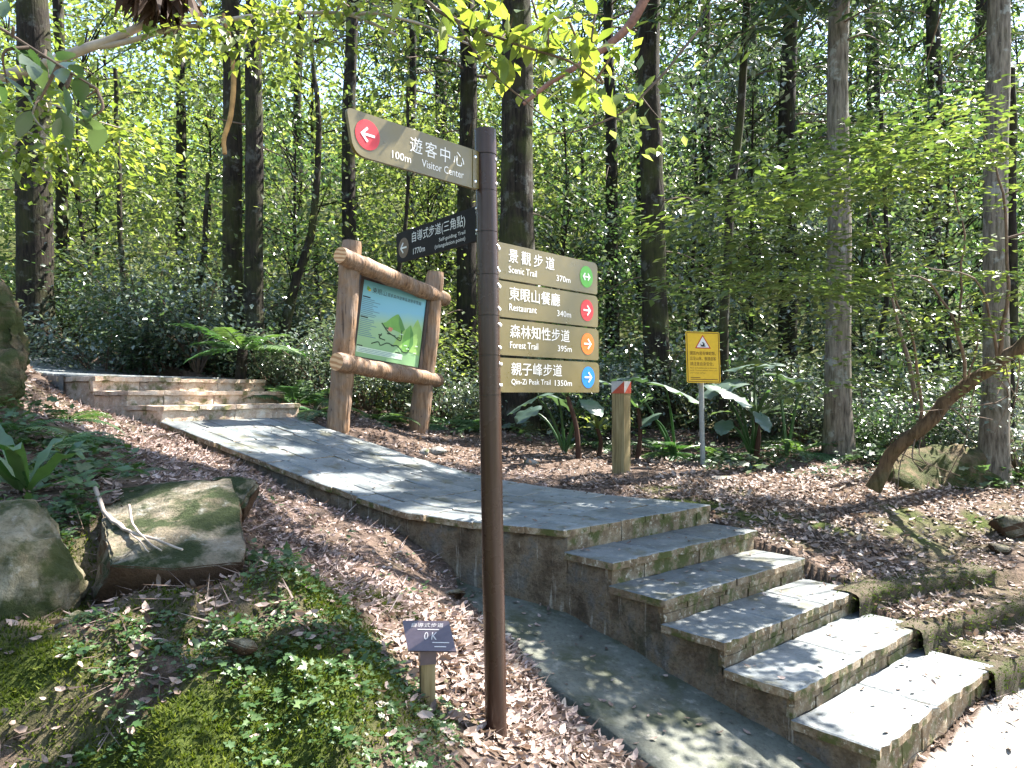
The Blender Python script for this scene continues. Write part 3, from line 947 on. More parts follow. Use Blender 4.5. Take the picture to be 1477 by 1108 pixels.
def rounded(corners, seg=7):
    """corners: (x, y, radius) counter-clockwise -> outline"""
    out = []
    n = len(corners)
    for i in range(n):
        p0 = np.array(corners[i - 1][:2]); p1 = np.array(corners[i][:2]); p2 = np.array(corners[(i + 1) % n][:2]); r = corners[i][2]
        if r <= 0: out.append(tuple(p1)); continue
        a = p1 + unit(p0 - p1) * r; b = p1 + unit(p2 - p1) * r
        for q in range(seg + 1):
            t = q / seg
            out.append(tuple((1 - t) ** 2 * a + 2 * t * (1 - t) * p1 + t * t * b))
    return out
ARROW = [(-.80, .11), (.40, .11), (-.06, .55), (.10, .72), (.82, 0), (.10, -.72), (-.06, -.55), (.40, -.11), (-.80, -.11)]
DARROW = [(-.84, 0), (-.36, .52), (-.22, .39), (-.44, .10), (.44, .10), (.22, .39), (.36, .52), (.84, 0), (.36, -.52), (.22, -.39), (.44, -.10), (-.44, -.10), (-.22, -.39), (-.36, -.52)]

# ------------------------------------------------------------------ the signpost
pb, ptop = np.array([-.0625, 3.0, .20]), np.array([-.1075, 3.0, 2.655])
def pole_ax(z):
    f = (z - pb[2]) / (ptop[2] - pb[2]); return pb + (ptop - pb) * f
post = thing('signpost', 'tall dark brown metal signpost with six trail direction boards', 'signpost', (pb[0], pb[1], pb[2]))
PR = .0435
seams = [1.6 + (HY - y) / 360.0 for y in (277, 336, 397, 456, 513, 570)]
seams = sorted([z for z in seams])
prev = pb[2] - .15
for i, z in enumerate(seams + [2.552]):
    V, F = tube([pole_ax(prev + .0012), pole_ax(z - .0012)], PR, 40)
    mk('pole', V, F, MT['pole'], post, True)
    prev = z
V, F = tube([pole_ax(pb[2] - .1), pole_ax(2.56)], PR - .003, 32)
mk('inner_tube', V, F, MT['black'], post, True)
V, F = tube([pole_ax(2.5545), pole_ax(2.655)], PR + .0015, 40)
mk('cap', V, F, MT['pole'], post, True)
for ob in post.children:                       # round walls smooth, seams crisp
    if ob.data: 
        for pl in ob.data.polygons: pl.use_smooth = len(pl.vertices) == 4

def zrow(y): return 1.6 + (HY - y) / 360.0
H1 = unit(np.array([.673, .74, 0])); H2 = unit(np.array([.609, -.793, 0]))
BL = .70
def board(z0, z1, side, h, mat):
    BL = .62 if side == 'L' else .70
    zc = (z0 + z1) / 2
    axp = pole_ax(zc)
    hgt = z1 - z0
    if side == 'R':
        fc = Face([axp[0] + h[0] * .048, axp[1] + h[1] * .048, z0], h)
        out = rounded([(0, 0, 0), (BL, 0, .012), (BL, hgt, .03), (0, hgt, 0)])
    else:
        fc = Face([axp[0] - h[0] * (.048 + BL), axp[1] - h[1] * (.048 + BL), z0], h)
        big = .05 if side == 'L' else .02
        out = rounded([(.03 if side == 'L' else .012, 0, big), (BL, 0, 0), (BL, hgt, 0), (0, hgt, .022)])
    o = fc.poly(out, mat, post, 'sign_board', 0, .014)
    inner = BL - .03 if side != 'R' else .03
    # flange against the pole, a hair behind the face
    sgn = 1 if side != 'R' else -1
    fl = [(inner + sgn * .002, .003), (inner + sgn * .048, .003), (inner + sgn * .048, hgt - .003), (inner + sgn * .002, hgt - .003)]
    if side == 'R': fl = fl[::-1]
    fc.poly(fl, mat, o, 'flange', .003, .006)
    for b in (.028, hgt - .028):
        fc2 = Face(fc.p(0, 0, .003), h); fc2.screw(inner + sgn * .014, b, o)
        d = np.array([-axp[0], -axp[1], 0]); d = unit(d)
        side_v = np.array([.93, -.36, 0]) if side in 'RL' else np.array([-.93, -.36, 0])
        pc = pole_ax(z0 + b) + unit(side_v) * PR
        hh = np.cross([0, 0, 1], side_v)
        Face(pc, hh).screw(0, 0, o, .0055)
    return o, fc, hgt

def roundel(fc, o, a, b, r, mat, arrow='R', am=None):
    ds = fc.disc(a, b, r, MT[mat], o, 'arrow_disc', .0012)
    pts = DARROW if arrow == 'D' else ARROW
    k = r * .72 * (-1 if arrow == 'L' else 1)
    P = [(a + x * k, b + y * r * .72) for x, y in pts]
    if arrow == 'L': P = P[::-1]
    fc.poly(P, MT['white'], o, 'arrow', .0024)

rows = [(345.4, 398.5, '景觀步道', 'Scenic Trail', '370m', 'green', 'D', .076, .375, .255, .39, 1.45),
        (401.7, 454.8, '東眼山餐廳', 'Restaurant', '340m', 'red', 'R', .076, .41, .25, .39, 1.0),
        (458.0, 511.0, '森林知性步道', 'Forest Trail', '395m', 'orange', 'R', .076, .475, .255, .39, 1.0),
        (515.0, 566.0, '親子峰步道', 'Qin-Zi Peak Trail', '1350m', 'blue', 'R', .080, .415, .335, .365, 1.0)]
for (y0, y1, zh, en, dist, colr, ar, a0, a1, e1, d0, spc) in rows:
    o, fc, hgt = board(zrow(y1), zrow(y0), 'R', H1, MT['sign'])
    fc.text(zh, a0, a1, hgt * .50, hgt * .88, MT['white'], o, spacing=spc)
    desc = .0 if any(ch_ in en for ch_ in 'gpqy') else 0
    fc.text(en, a0, e1, hgt * .205, hgt * .395, MT['white'], o)
    fc.text(dist, d0, d0 + (.10 if len(dist) == 4 else .122), hgt * .205, hgt * .385, MT['white'], o)
    roundel(fc, o, .612, hgt * .5, .050, colr, ar)
# big left board
o, fc, hgt = board(zrow(277), zrow(222), 'L', H1, MT['sign'])
fc.text('遊客中心', .668 - .393, .668 - .122, hgt * .45, hgt * .82, MT['white'], o, spacing=1.3)
fc.text('100m', .668 - .476, .668 - .390, hgt * .17, hgt * .345, MT['white'], o)
fc.text('Visitor Center', .668 - .338, .668 - .125, hgt * .17, hgt * .355, MT['white'], o)
roundel(fc, o, .668 - .582, hgt * .52, .052, 'red', 'L')
# left board facing away from the light, its shade painted into the face colour
o, fc, hgt = board(zrow(343.5), zrow(292), 'B', H2, MT['sign_shaded'])
fc.text('自導式步道(三角點)', BL - .545, BL - .105, hgt * .48, hgt * .88, MT['white'], o)
fc.text('1770m', BL - .535, BL - .43, hgt * .14, hgt * .33, MT['white'], o)
fc.text('Self-guiding Trail', BL - .31, BL - .105, hgt * .27, hgt * .41, MT['white'], o)
fc.text('(triangulation point)', BL - .345, BL - .105, hgt * .08, hgt * .235, MT['white'], o)
fc.disc(BL - .625, hgt * .45, .048, MT['amber_dark'], o, 'arrow_disc', .0012)
fc.poly([(BL - .625 + x * -.038, hgt * .45 + y * .038) for x, y in ARROW][::-1], MT['white'], o, 'arrow', .0024)

# ------------------------------------------------------------------ information board on logs
bl, br_ = at(487, 612, 8.6), at(602, 619, 10.0)
bl[2] -= .12; br_[2] -= .12
tl, tr_ = at(507, 348, 8.52), at(628, 392, 9.92)
info = thing('information_board', 'trail map panel in a rustic frame of peeled brown logs', 'map board', (bl + br_) / 2)
def logpart(name, a, b, r0, r1, seed, nseg=40):
    a, b = np.asarray(a, float), np.asarray(b, float)
    pts = np.array([a + (b - a) * i / nseg for i in range(nseg + 1)])
    bend = .02 * np.sin(np.linspace(0, math.pi, nseg + 1))
    pts[:, 0] += bend * math.sin(seed * 3); pts[:, 2] += bend * math.cos(seed * 5) * .6
    rad = np.linspace(r0, r1, nseg + 1); rad[0] *= .93; rad[-1] *= .93
    V, F = tube(pts, rad, 28, True, .11, seed * 3.1, 4.5)
    o = mk(name, V, F, MT['log'], info, True)
    o.data.materials.append(MT['log_end'])
    for pl in o.data.polygons:
        if len(pl.vertices) > 4: pl.use_smooth = False; pl.material_index = 1
    return o
logpart('post', bl, tl, .135, .115, 1.0)
logpart('post', br_, tr_, .135, .115, 2.3)
hb = unit(tr_ - tl)
bn = np.cross(unit((br_ - bl) * np.array([1, 1, 0])), [0, 0, 1.0]); bn = unit(bn)
ua = unit(tl - bl)
wv_ = (br_ - bl)
def bpos(u, v, e=0.0):      # u across between posts, v up the posts (0..1)
    return (bl + wv_ * u) * (1 - v) + (tl + (tr_ - tl) * u) * v + bn * e
logpart('crossbar', bpos(-.17, .895, .10), bpos(1.14, .85, .04), .105, .10, 3.2)
logpart('crossbar', bpos(-.15, .365, .11), bpos(1.17, .36, .05), .105, .10, 4.6)
c00, c10, c11, c01 = at(508, 513, 8.95), at(602, 528, 9.75), at(607, 430, 9.75), at(519, 402, 8.95)
hpan = unit(((c10 - c00) + (c11 - c01)) / 2); upan = (c01 - c00) + (c11 - c10); upan = unit(upan - hpan * np.dot(upan, hpan))
PWd = np.linalg.norm(c10 - c00); PHt = np.linalg.norm(c01 - c00)
pf = Face(c00 + np.cross(hpan, upan) * .03, hpan, upan)
fr = pf.poly([(-.05, -.05), (PWd + .05, -.05), (PWd + .05, PHt + .05), (-.05, PHt + .05)], MT['frame'], info, 'panel', 0, .05)
for nm, pts in (('frame_rail', [(-.055, -.055), (PWd + .055, -.055), (PWd + .055, 0), (-.055, 0)]), ('frame_rail', [(-.055, PHt), (PWd + .055, PHt), (PWd + .055, PHt + .055), (-.055, PHt + .055)]),
                ('frame_rail', [(-.055, .0015), (-.001, .0015), (-.001, PHt - .0015), (-.055, PHt - .0015)]), ('frame_rail', [(PWd + .001, .0015), (PWd + .055, .0015), (PWd + .055, PHt - .0015), (PWd + .001, PHt - .0015)])):
    pf.poly(pts, MT['frame'], fr, nm, .022, .02)
m = Mat('poster_print').set(.35, .4)
zz = m.n('SeparateXYZ'); m.l(m.geo(), zz.inputs[0])
zn = m.math('MULTIPLY_ADD', zz.outputs[2], 1 / PHt); zn.node.inputs[2].default_value = -pf.O[2] / PHt
m.color(m.ramp(m.math('ADD', zn, m.math('MULTIPLY', m.noise(m.geo(), 3, 3), .12)), [(.12, (.25, .42, .19)), (.5, (.31, .46, .24)), (.68, (.19, .42, .50)), (1.0, (.16, .42, .48))]))
ps = pf.poly([(0, 0), (PWd, 0), (PWd, PHt), (0, PHt)], m.m, info, 'map_print', .004)
def pp_(x, y): return (x * PWd, y * PHt)
MT['hill'] = plain('print_hill', (.16, .34, .07), .4, .3, .15, 6); MT['hill2'] = plain('print_hill_light', (.28, .45, .12), .4, .3, .15, 6)
MT['route'] = plain('print_route', (.03, .06, .03), .4, .3, .1); MT['print_pale'] = plain('print_pale', (.55, .66, .5), .4, .3, .1); MT['print_red'] = plain('print_red', (.55, .2, .12), .4, .3, .1)
MT['hill3'] = plain('print_hill_dark', (.10, .24, .06), .4, .3, .15, 6)
for pts, mt_, e_ in (([(.80, .44), (.99, .40), (.99, .50), (.93, .62), (.90, .665), (.86, .60)], 'hill2', .0052), ([(.55, .24), (.99, .16), (.99, .40), (.93, .47), (.86, .50), (.80, .56), (.74, .50), (.66, .45)], 'hill2', .0056),
                     ([(.70, .16), (.80, .17), (.87, .30), (.85, .46), (.79, .56), (.73, .49), (.69, .36)], 'hill', .0062), ([(.80, .17), (.87, .30), (.85, .46), (.79, .56), (.81, .38)], 'hill3', .0066),
                     ([(.33, .49), (.40, .46), (.55, .44), (.66, .42), (.71, .48), (.64, .60), (.585, .665), (.555, .66), (.48, .60), (.40, .52)], 'hill', .0070), ([(.66, .42), (.71, .48), (.64, .60), (.585, .665), (.60, .55)], 'hill3', .0074)):
    pf.poly([pp_(*q) for q in pts], MT[mt_], ps, 'hill_print', e_)
for x_, y_ in ((.40, .44), (.44, .37), (.52, .36), (.60, .345), (.64, .40), (.72, .26), (.76, .22), (.31, .33), (.52, .22), (.90, .28), (.88, .18)):
    pf.poly([pp_(x_, y_), pp_(x_ + .05, y_), pp_(x_ + .05, y_ + .012), pp_(x_, y_ + .012)], MT['print_pale' if x_ > .6 else 'black'], ps, 'map_label', .0094)
pf.poly([pp_(*q) for q in [(.44, .42), (.50, .41), (.52, .46), (.46, .47)]], MT['print_red'], ps, 'building_print', .0080)
for rt in ([(.34, .5), (.45, .40), (.55, .36), (.66, .32), (.66, .46)], [(.22, .20), (.32, .24), (.36, .20), (.46, .25), (.55, .23), (.62, .24), (.72, .17), (.80, .19), (.80, .26)], [(.36, .36), (.33, .30), (.42, .28)]):
    rs = spline([np.array([*pp_(*q), 0]) for q in rt], 26)[:, :2]
    tn = unit(np.gradient(rs, axis=0)); nn = np.stack([-tn[:, 1], tn[:, 0]], -1) * .007
    V = [pf.p(*(a + b), .0088) for a, b in zip(rs, nn)] + [pf.p(*(a - b), .0088) for a, b in zip(rs, nn)]
    n = len(rs)
    mk('route_print', V, [(i, n + i, n + i + 1, i + 1) for i in range(n - 1)], MT['route'], ps)
pf.text('東眼山', PWd * .15, PWd * .36, PHt * .86, PHt * .935, MT['black'], ps, e=.0052)
pf.text('國家森林遊樂區遊憩導覽圖', PWd * .38, PWd * .92, PHt * .865, PHt * .915, MT['black'], ps, e=.0052)
pf.poly([pp_(.06, .885), pp_(.10, .87), pp_(.12, .91), pp_(.07, .935)], MT['hill'], ps, 'emblem_print', .0055)
pf.poly([pp_(.085, .865), pp_(.125, .875), pp_(.12, .90), pp_(.10, .895)], MT['yellow'], ps, 'emblem_print', .0065)
random.seed(8)
MT['print_grey'] = plain('print_grey', (.12, .22, .24), .4, .3, .1)
for i in range(22):
    y = .78 - i * .024
    if i in (0, 11): pf.poly([pp_(.02, y), pp_(.13, y), pp_(.13, y + .016), pp_(.02, y + .016)], MT['black'], ps, 'text_line', .0056)
    else:
        x1 = random.uniform(.17, .29); pf.poly([pp_(.02, y), pp_(x1, y), pp_(x1, y + .010), pp_(.02, y + .010)], MT['print_grey'], ps, 'text_line', .0056)
pf.poly([pp_(.02, .06), pp_(.72, .06), pp_(.72, .135), pp_(.02, .135)], MT['print_pale'], ps, 'legend_print', .0056)
pf.poly([pp_(.02, .142), pp_(.10, .142), pp_(.10, .156), pp_(.02, .156)], MT['black'], ps, 'text_line', .0056)
pf.poly([pp_(.60, .142), pp_(.68, .142), pp_(.68, .156), pp_(.60, .156)], MT['black'], ps, 'text_line', .0056)
for i in range(3): pf.poly([pp_(.05, .072 + i * .02), pp_(.55 + .05 * i, .072 + i * .02), pp_(.55 + .05 * i, .078 + i * .02), pp_(.05, .078 + i * .02)], MT['print_grey'], ps, 'text_line', .0066)

# ------------------------------------------------------------------ small distance plaque
b = on(614, 1040, 2.9)
pl = thing('trail_plaque', 'small dark bronze plaque on a short post beside the signpost', 'plaque', b)
ax = np.array([[math.cos(.25), math.sin(.25), 0], [-math.sin(.25), math.cos(.25), 0], [0, 0, 1]])
V, F = box(b + np.array([.006, 0, .05]), (.055, .055, .30), ax); V += .002 * rng.normal(size=V.shape); mk('post', V, F, MT['post'], pl)
V, F = box(b + np.array([.006, -.002, .185]), (.062, .06, .07), ax); mk('collar', V, F, MT['plaque'], pl)
hp = unit(np.array([1.0, -.04, 0])); up_ = unit(np.array([-.36, .75, .56]))
up_ = unit(up_ - hp * np.dot(up_, hp))
pc = b + np.array([.012, .0, .252])
PWp, PHp = .185, .135
pfc = Face(pc - hp * PWp / 2 - up_ * PHp / 2, hp, up_)
sh = .035
pt = pfc.poly([(sh * .6, 0), (PWp + sh * .6, 0), (PWp - sh * .6, PHp), (-sh * .6, PHp)], MT['plaque'], pl, 'plate', 0, .008)
pfc.text('0 K', .075, .125, .048, .083, MT['plaque_text'], pt)
pfc.text('自導式步道', .02, .145, .104, .124, MT['plaque_text'], pt)
pfc.poly([(.045, .092), (.13, .092), (.13, .096), (.045, .096)], MT['plaque_text'], pt, 'text_line', .0015)
pfc.poly([(.11, .034), (.175, .034), (.175, .038), (.11, .038)], MT['plaque_text'], pt, 'text_line', .0015)
pfc.poly([(.12, .016), (.165, .016), (.165, .020), (.12, .020)], MT['plaque_text'], pt, 'text_line', .0015)

# ------------------------------------------------------------------ yellow warning sign
b = on(1016, 668, 8.8)
ws = thing('warning_sign', 'yellow warning sign with a red triangle on a thin grey pole', 'sign', b)
wt_ = at(1012, 500, 8.8)
V, F = tube([b - np.array([0, -.05, .15]), np.array([wt_[0] + .02, 8.86, b[2] + .4]), wt_ + np.array([.0, .06, .0])], .030, 14); mk('pole', V, F, MT['steel'], ws, True)
o_ = at(991, 552, 8.76); hw = unit(np.array([1, .08, -.02])); 
wf = Face(o_, hw, unit(np.array([-.03, 0, 1])))
WW, WH = .405, .60
oc = wf.poly(rounded([(0, 0, .02), (WW, 0, .02), (WW, WH, .02), (0, WH, .02)], 4), MT['yellow'], ws, 'plate', 0, .012)
def ring(pts_o, pts_i, mat, name, e):
    n = len(pts_o)
    V = [wf.p(*q, e) for q in pts_o] + [wf.p(*q, e) for q in pts_i]
    return mk(name, V, [(i, (i + 1) % n, n + (i + 1) % n, n + i) for i in range(n)], mat, oc)
ring([(.010, .010), (WW - .010, .010), (WW - .010, WH - .010), (.010, WH - .010)], [(.018, .018), (WW - .018, .018), (WW - .018, WH - .018), (.018, WH - .018)], MT['brown_print'], 'border', .002)
tri = lambda k: [(WW * .5 - .095 * k, .405 + .055 * (1 - k)), (WW * .5 + .095 * k, .405 + .055 * (1 - k)), (WW * .5, .405 + .055 + .105 * k)]
ring(tri(1.0), tri(.80), MT['red'], 'triangle_border', .002)
wf.poly(tri(.80), MT['white'], oc, 'triangle', .0015)
q = np.array([[-.042, -.022], [-.01, -.03], [.03, -.028], [.042, -.018], [.02, -.012], [.028, .006], [.012, .026], [-.006, .030], [-.012, .018], [.004, .012], [-.002, -.006], [-.02, -.004], [-.03, .008], [-.036, .002], [-.022, -.014]]) * .9
wf.poly([(WW * .5 + x, .452 + y) for x, y in q], MT['black'], oc, 'pictogram', .0026)
for i, tx in enumerate(('園區內常有蜂蛇類，', '出沒山林，敬請遊客', '請注意自身安全。')):
    wf.text(tx, .045, .045 + (.31 if i != 2 else .28), .325 - i * .062, .370 - i * .062, MT['brown_print'], oc, e=.002)
for i, (x1) in enumerate((.36, .37, .23)):
    wf.text(('Bees and snakes are in this area', 'park. Visitors please mind your', 'personal safety.')[i], .045, x1, .168 - i * .030, .184 - i * .030, MT['brown_print'], oc, e=.002)
wf.poly([(.045, .058), (.16, .058), (.16, .066), (.045, .066)], MT['brown_print'], oc, 'text_line', .002)
wf.poly([(.045, .038), (.37, .038), (.37, .046), (.045, .046)], MT['brown_print'], oc, 'text_line', .002)

# ------------------------------------------------------------------ wooden marker post
b = on(896, 683, 8.0)
mp = thing('marker_post', 'square wooden post with red and white triangle caps beside the path', 'post', b)
ax = np.array([[math.cos(-.62), math.sin(-.62), 0], [math.sin(.62), math.cos(.62), 0], [0, 0, 1]])
hgt = 1.6 - (550 - HY) / FOC * 8.0 - b[2]
sd = .145
parts = []
nz_ = 22
V = []
for i in range(nz_):
    z = -.15 + (hgt - .13 + .15) * i / (nz_ - 1)
    for sx, sy in ((-1, -1), (-.9, -1), (.9, -1), (1, -1), (1, 1), (-1, 1)):
        V.append(b + ax[0] * sx * sd / 2 + ax[1] * sy * sd / 2 + np.array([0, 0, z]))
V = np.array(V); V[:, :2] += .004 * np.stack([fbm(V * 7, 3), fbm(V * 7 + 9, 3)], -1)
F = [(i * 6 + j, i * 6 + (j + 1) % 6, (i + 1) * 6 + (j + 1) % 6, (i + 1) * 6 + j) for i in range(nz_ - 1) for j in range(6)]
F.append(tuple(range((nz_ - 1) * 6, nz_ * 6)))
mk('shaft', V, F, MT['post'], mp)
V, F = box(b + np.array([0, 0, hgt - .065]), (sd + .008, sd + .008, .13), ax); capo = mk('cap', V, F, plain('weathered_white', (.36, .34, .31), .7, .2, .2, 14), mp)
for nv, hv in ((-ax[1], ax[0]), (ax[0], ax[1])):
    f_ = Face(b + nv * (sd / 2 + .0045) - hv * (sd / 2 + .004) + np.array([0, 0, hgt - .13]), hv)
    w_ = sd + .008
    f_.poly([(0, 0), (w_, 0), (w_, .13)] if nv is not ax[0] else [(0, 0), (w_, 0), (0, .13)], plain('faded_red', (.38, .07, .035), .7, .2, .2, 14), capo, 'red_triangle', .002)
# ------------------------------------------------------------------ rocks
import bmesh
def rock(name, pts, label, cat, mat, amp=.03, seed=0.0, sub=3, group=None, bevel=.03, parent=None):
    bm = bmesh.new()
    for p_ in pts: bm.verts.new(tuple(map(float, p_)))
    r_ = bmesh.ops.convex_hull(bm, input=bm.verts)
    dead = [g for g in r_['geom_interior'] if isinstance(g, bmesh.types.BMVert)]
    if dead: bmesh.ops.delete(bm, geom=dead, context='VERTS')
    bmesh.ops.dissolve_limit(bm, angle_limit=R(7), verts=bm.verts, edges=bm.edges)
    if bevel: bmesh.ops.bevel(bm, geom=bm.edges[:], offset=bevel, segments=2, affect='EDGES', clamp_overlap=True)
    bmesh.ops.triangulate(bm, faces=bm.faces[:])
    for _ in range(sub):
        long_ = [e for e in bm.edges if e.calc_length() > .05 * (1.6 if sub < 3 else 1)]
        if long_: bmesh.ops.subdivide_edges(bm, edges=long_, cuts=1)
        bmesh.ops.triangulate(bm, faces=[f for f in bm.faces if len(f.verts) > 3])
    bm.normal_update()
    V = np.array([v.co[:] for v in bm.verts]); N = np.array([v.normal[:] for v in bm.verts])
    V = V + N * (amp * fbm(V * 3.0 + seed, 4) - amp * .55 * np.abs(fbm(V * 6.5 + seed, 3)) + amp * .35 * fbm(V * 18 + seed, 3))[:, None]
    bm.verts.index_update()
    F = [tuple(v.index for v in f.verts) for f in bm.faces]
    bm.free()
    if label:
        base = V.mean(0); base[2] = V[:, 2].min()
        o = link(name, build_mesh(name, V - base, F, mat, True)); o.location = tuple(map(float, base)); ORG[o.name] = base
        tag(o, label, cat, group)
    else:
        o = mk(name, V, F, mat, parent, True)
    return o
def A(*q): return [at(*a) for a in q]
MT['bank_moss'] = stone('mossy_bank', [(.05, .035, .018), (.11, .08, .04), (.17, .13, .07)], (.045, .052, .012), .85, .95, 8, .03)
rock('boulder', A((-160, 760, 2.8), (-150, 960, 2.7), (20, 728, 3.05), (62, 726, 3.1), (92, 780, 2.95), (128, 835, 2.95), (122, 862, 2.95), (70, 905, 2.8), (0, 935, 2.7), (0, 790, 2.78), (45, 785, 2.82), (-60, 720, 3.5), (60, 735, 3.6), (120, 840, 3.5), (0, 1000, 2.9), (100, 900, 3.2)),
     'rounded tan sandstone boulder at the left edge of the mossy bank', 'boulder', MT['rock'], .035, 1.0, 5)
rock('boulder', A((142, 708, 3.75), (250, 694, 3.85), (332, 690, 3.75), (354, 785, 3.18), (348, 812, 3.06), (250, 822, 2.95), (160, 816, 2.93), (136, 872, 3.02), (150, 884, 3.03), (260, 872, 3.03), (345, 826, 3.12), (330, 880, 3.4), (300, 900, 3.6), (150, 910, 3.7), (330, 760, 3.9)),
     'flat moss-patched slab of rock with dry twigs lying on it', 'boulder', MT['rock_moss'], .022, 2.0, 5, None, .006)
rock('boulder', A((300, 688, 3.95), (355, 688, 4.0), (374, 697, 3.95), (352, 735, 3.75), (305, 735, 3.7), (372, 705, 4.2), (300, 700, 4.25), (350, 760, 3.9), (310, 760, 3.9)),
     'small mossy block behind the right end of the flat rock slab', 'boulder', MT['rock_moss'], .02, 5.0, 3, None, .02)
rock('boulder', A((-120, 400, 5.2), (0, 420, 5.4), (30, 455, 5.3), (42, 530, 5.2), (30, 560, 5.0), (-100, 600, 4.8), (0, 590, 4.9), (-60, 420, 5.9), (40, 480, 6.0), (20, 610, 5.6), (-120, 640, 5.5)),
     'moss covered rock bank at the left edge beside the upper path', 'boulder', MT['bank_moss'], .07, 7.0, 4)
rock('boulder', A((1275, 690, 8.3), (1290, 648, 8.5), (1380, 638, 8.6), (1440, 650, 8.6), (1452, 715, 8.3), (1380, 718, 8.1), (1300, 712, 8.0), (1300, 660, 9.4), (1440, 660, 9.4), (1360, 735, 8.2)),
     'mossy yellowish boulder beneath the leaning tree at the right', 'boulder', MT['bank_moss'], .07, 9.0, 3)
def stone_at(px, py, Y, sx, sy, sz, seed, label, mat='pebble'):
    c = on(px, py, Y)
    rs = np.random.default_rng(seed)
    P = unit(rs.normal(size=(16, 3))) * np.array([sx, sy, sz]) + c + np.array([0, 0, sz * .35])
    return rock('stone', P, label, 'stone', MT[mat], min(sx, sz) * .2, seed, 2, 'loose stones on the ground', min(sx, sz) * .2)
stone_at(632, 655, 8.75, .13, .10, .07, 3, 'larger grey stone at the far edge of the slate path')
stone_at(612, 659, 8.6, .08, .07, .05, 4, 'smaller grey stone at the far edge of the slate path')
stone_at(770, 657, 8.7, .12, .09, .06, 5, 'flat pale stone on the litter right of the signpost')
stone_at(655, 862, 4.75, .10, .07, .05, 6, 'mossy stone at the upper end of the concrete channel', 'rock_moss')
stone_at(690, 862, 4.95, .09, .06, .04, 7, 'pale yellowish stone by the channel, behind the signpost', 'rock')
stone_at(742, 900, 4.62, .07, .06, .035, 8, 'flat pale stone lying on the concrete channel', 'pebble')
stone_at(215, 905, 2.6, .028, .022, .018, 9, 'small lime green stone on the bank below the rock slab', 'rock_moss')
stone_at(285, 912, 2.6, .045, .02, .015, 10, 'long grey stone on the bank below the rock slab')
stone_at(105, 895, 2.7, .07, .05, .05, 12, 'mossy lump in front of the left boulder', 'rock_moss')
stone_at(345, 945, 2.52, .07, .04, .035, 13, 'angular mossy stone on the right part of the bank', 'rock_moss')
stone_at(640, 985, 3.15, .03, .025, .03, 14, 'brown stone right of the bronze plaque', 'rock')
stone_at(1040, 692, 7.9, .14, .10, .03, 15, 'flat greenish stone in front of the warning sign')
for i, (px, py, Y, s_) in enumerate([(1462, 770, 6.9, .22), (1440, 800, 6.5, .12)]):
    stone_at(px, py, Y, s_, s_ * .8, s_ * .6, 20 + i, ('large mossy rock at the right edge above the earth steps', 'small mossy rock at the right edge above the earth steps')[i], 'rock_moss')

# dry branch on the slab
b = at(150, 730, 3.6)
def g3(px, py, Y): return at(px, py, Y)
br = thing('fallen_branch', 'dry forked twig lying across the flat rock slab', 'branch', g3(190, 760, 3.4))
for pts, r0 in (([(143, 715, 3.62), (158, 752, 3.45), (190, 778, 3.25), (230, 792, 3.12), (268, 805, 3.02)], .011), ([(192, 742, 3.4), (196, 765, 3.3), (215, 790, 3.12), (240, 806, 3.02)], .007), ([(165, 756, 3.42), (195, 782, 3.22), (222, 808, 3.0)], .006)):
    P = spline([g3(*q) + np.array([0, -.035, .045]) for q in pts], 18)
    P += .006 * np.stack([fbm(P * 9, 2), fbm(P * 9 + 5, 2), fbm(P * 9 + 8, 2)], -1)
    V, F = tube(P, np.linspace(r0, r0 * .45, len(P)), 7, True, .15, 3)
    mk('twig', V, F, MT['twig_pale'], br, True)
# ------------------------------------------------------------------ light gaps in the canopy
E1 = unit(np.cross(SUNV, [0, 0, 1.0])); E2 = np.cross(SUNV, E1)
def sproj(P): return np.stack([np.asarray(P) @ E1, np.asarray(P) @ E2], -1)
GAPS = [(1345, 985, 4.2, .45), (1250, 930, 4.8, .40), (1190, 865, 5.2, .32), (1105, 815, 5.7, .22), (1035, 768, 6.1, .13), (1450, 1080, 4.0, .75), (1400, 1020, 4.6, .5),
        (180, 630, 6.1, .6), (140, 608, 6.7, .45), (250, 650, 5.8, .38), (420, 725, 5.35, .3), (480, 765, 5.0, .42), (570, 820, 4.6, .3), (600, 860, 4.1, .2), (640, 985, 3.2, .22), (700, 1010, 3.1, .16), (595, 960, 3.1, .16), (560, 700, 6.2, .12),
        (310, 622, 7.2, .22), (500, 702, 6.3, .22), (545, 690, 6.6, .15), (640, 742, 5.5, .2), (700, 742, 5.5, .16), (600, 655, 7.6, .14), (420, 650, 7.1, .13),
        (250, 552, 8.6, .35), (330, 560, 8.8, .3), (190, 790, 3.2, .12), (210, 740, 3.5, .12), (670, 640, 9.0, .35), (765, 655, 8.6, .2), (280, 990, 2.42, .10), (235, 1090, 2.25, .08), (60, 925, 2.7, .07), (440, 880, 2.75, .10),
        (100, 520, 11, .6), (740, 890, 4.7, .13), (780, 905, 4.5, .08), (505, 420, 8.6, .3), (600, 400, 9.5, .3), (985, 575, 9.3, .4), (950, 640, 9.3, .5), (1050, 560, 9.3, .4), (1100, 800, 5.9, .15), (60, 190, 3.3, .35), (150, 220, 3.4, .3), (760, 60, 3.0, .3), (690, 50, 3.05, .2), (350, 40, 3.4, .25), (1380, 260, 6.3, .35), (300, 560, 9.3, .5), (420, 560, 9.4, .5), (985, 560, 9.6, .5), (110, 1000, 2.45, .16), (400, 1010, 2.45, .22), (470, 930, 2.65, .15), (180, 770, 3.35, .16), (1290, 900, 5.0, .2)]
GQ = sproj(np.array([at(a, b, c) for a, b, c, _ in GAPS])); GR = np.array([g[3] for g in GAPS])
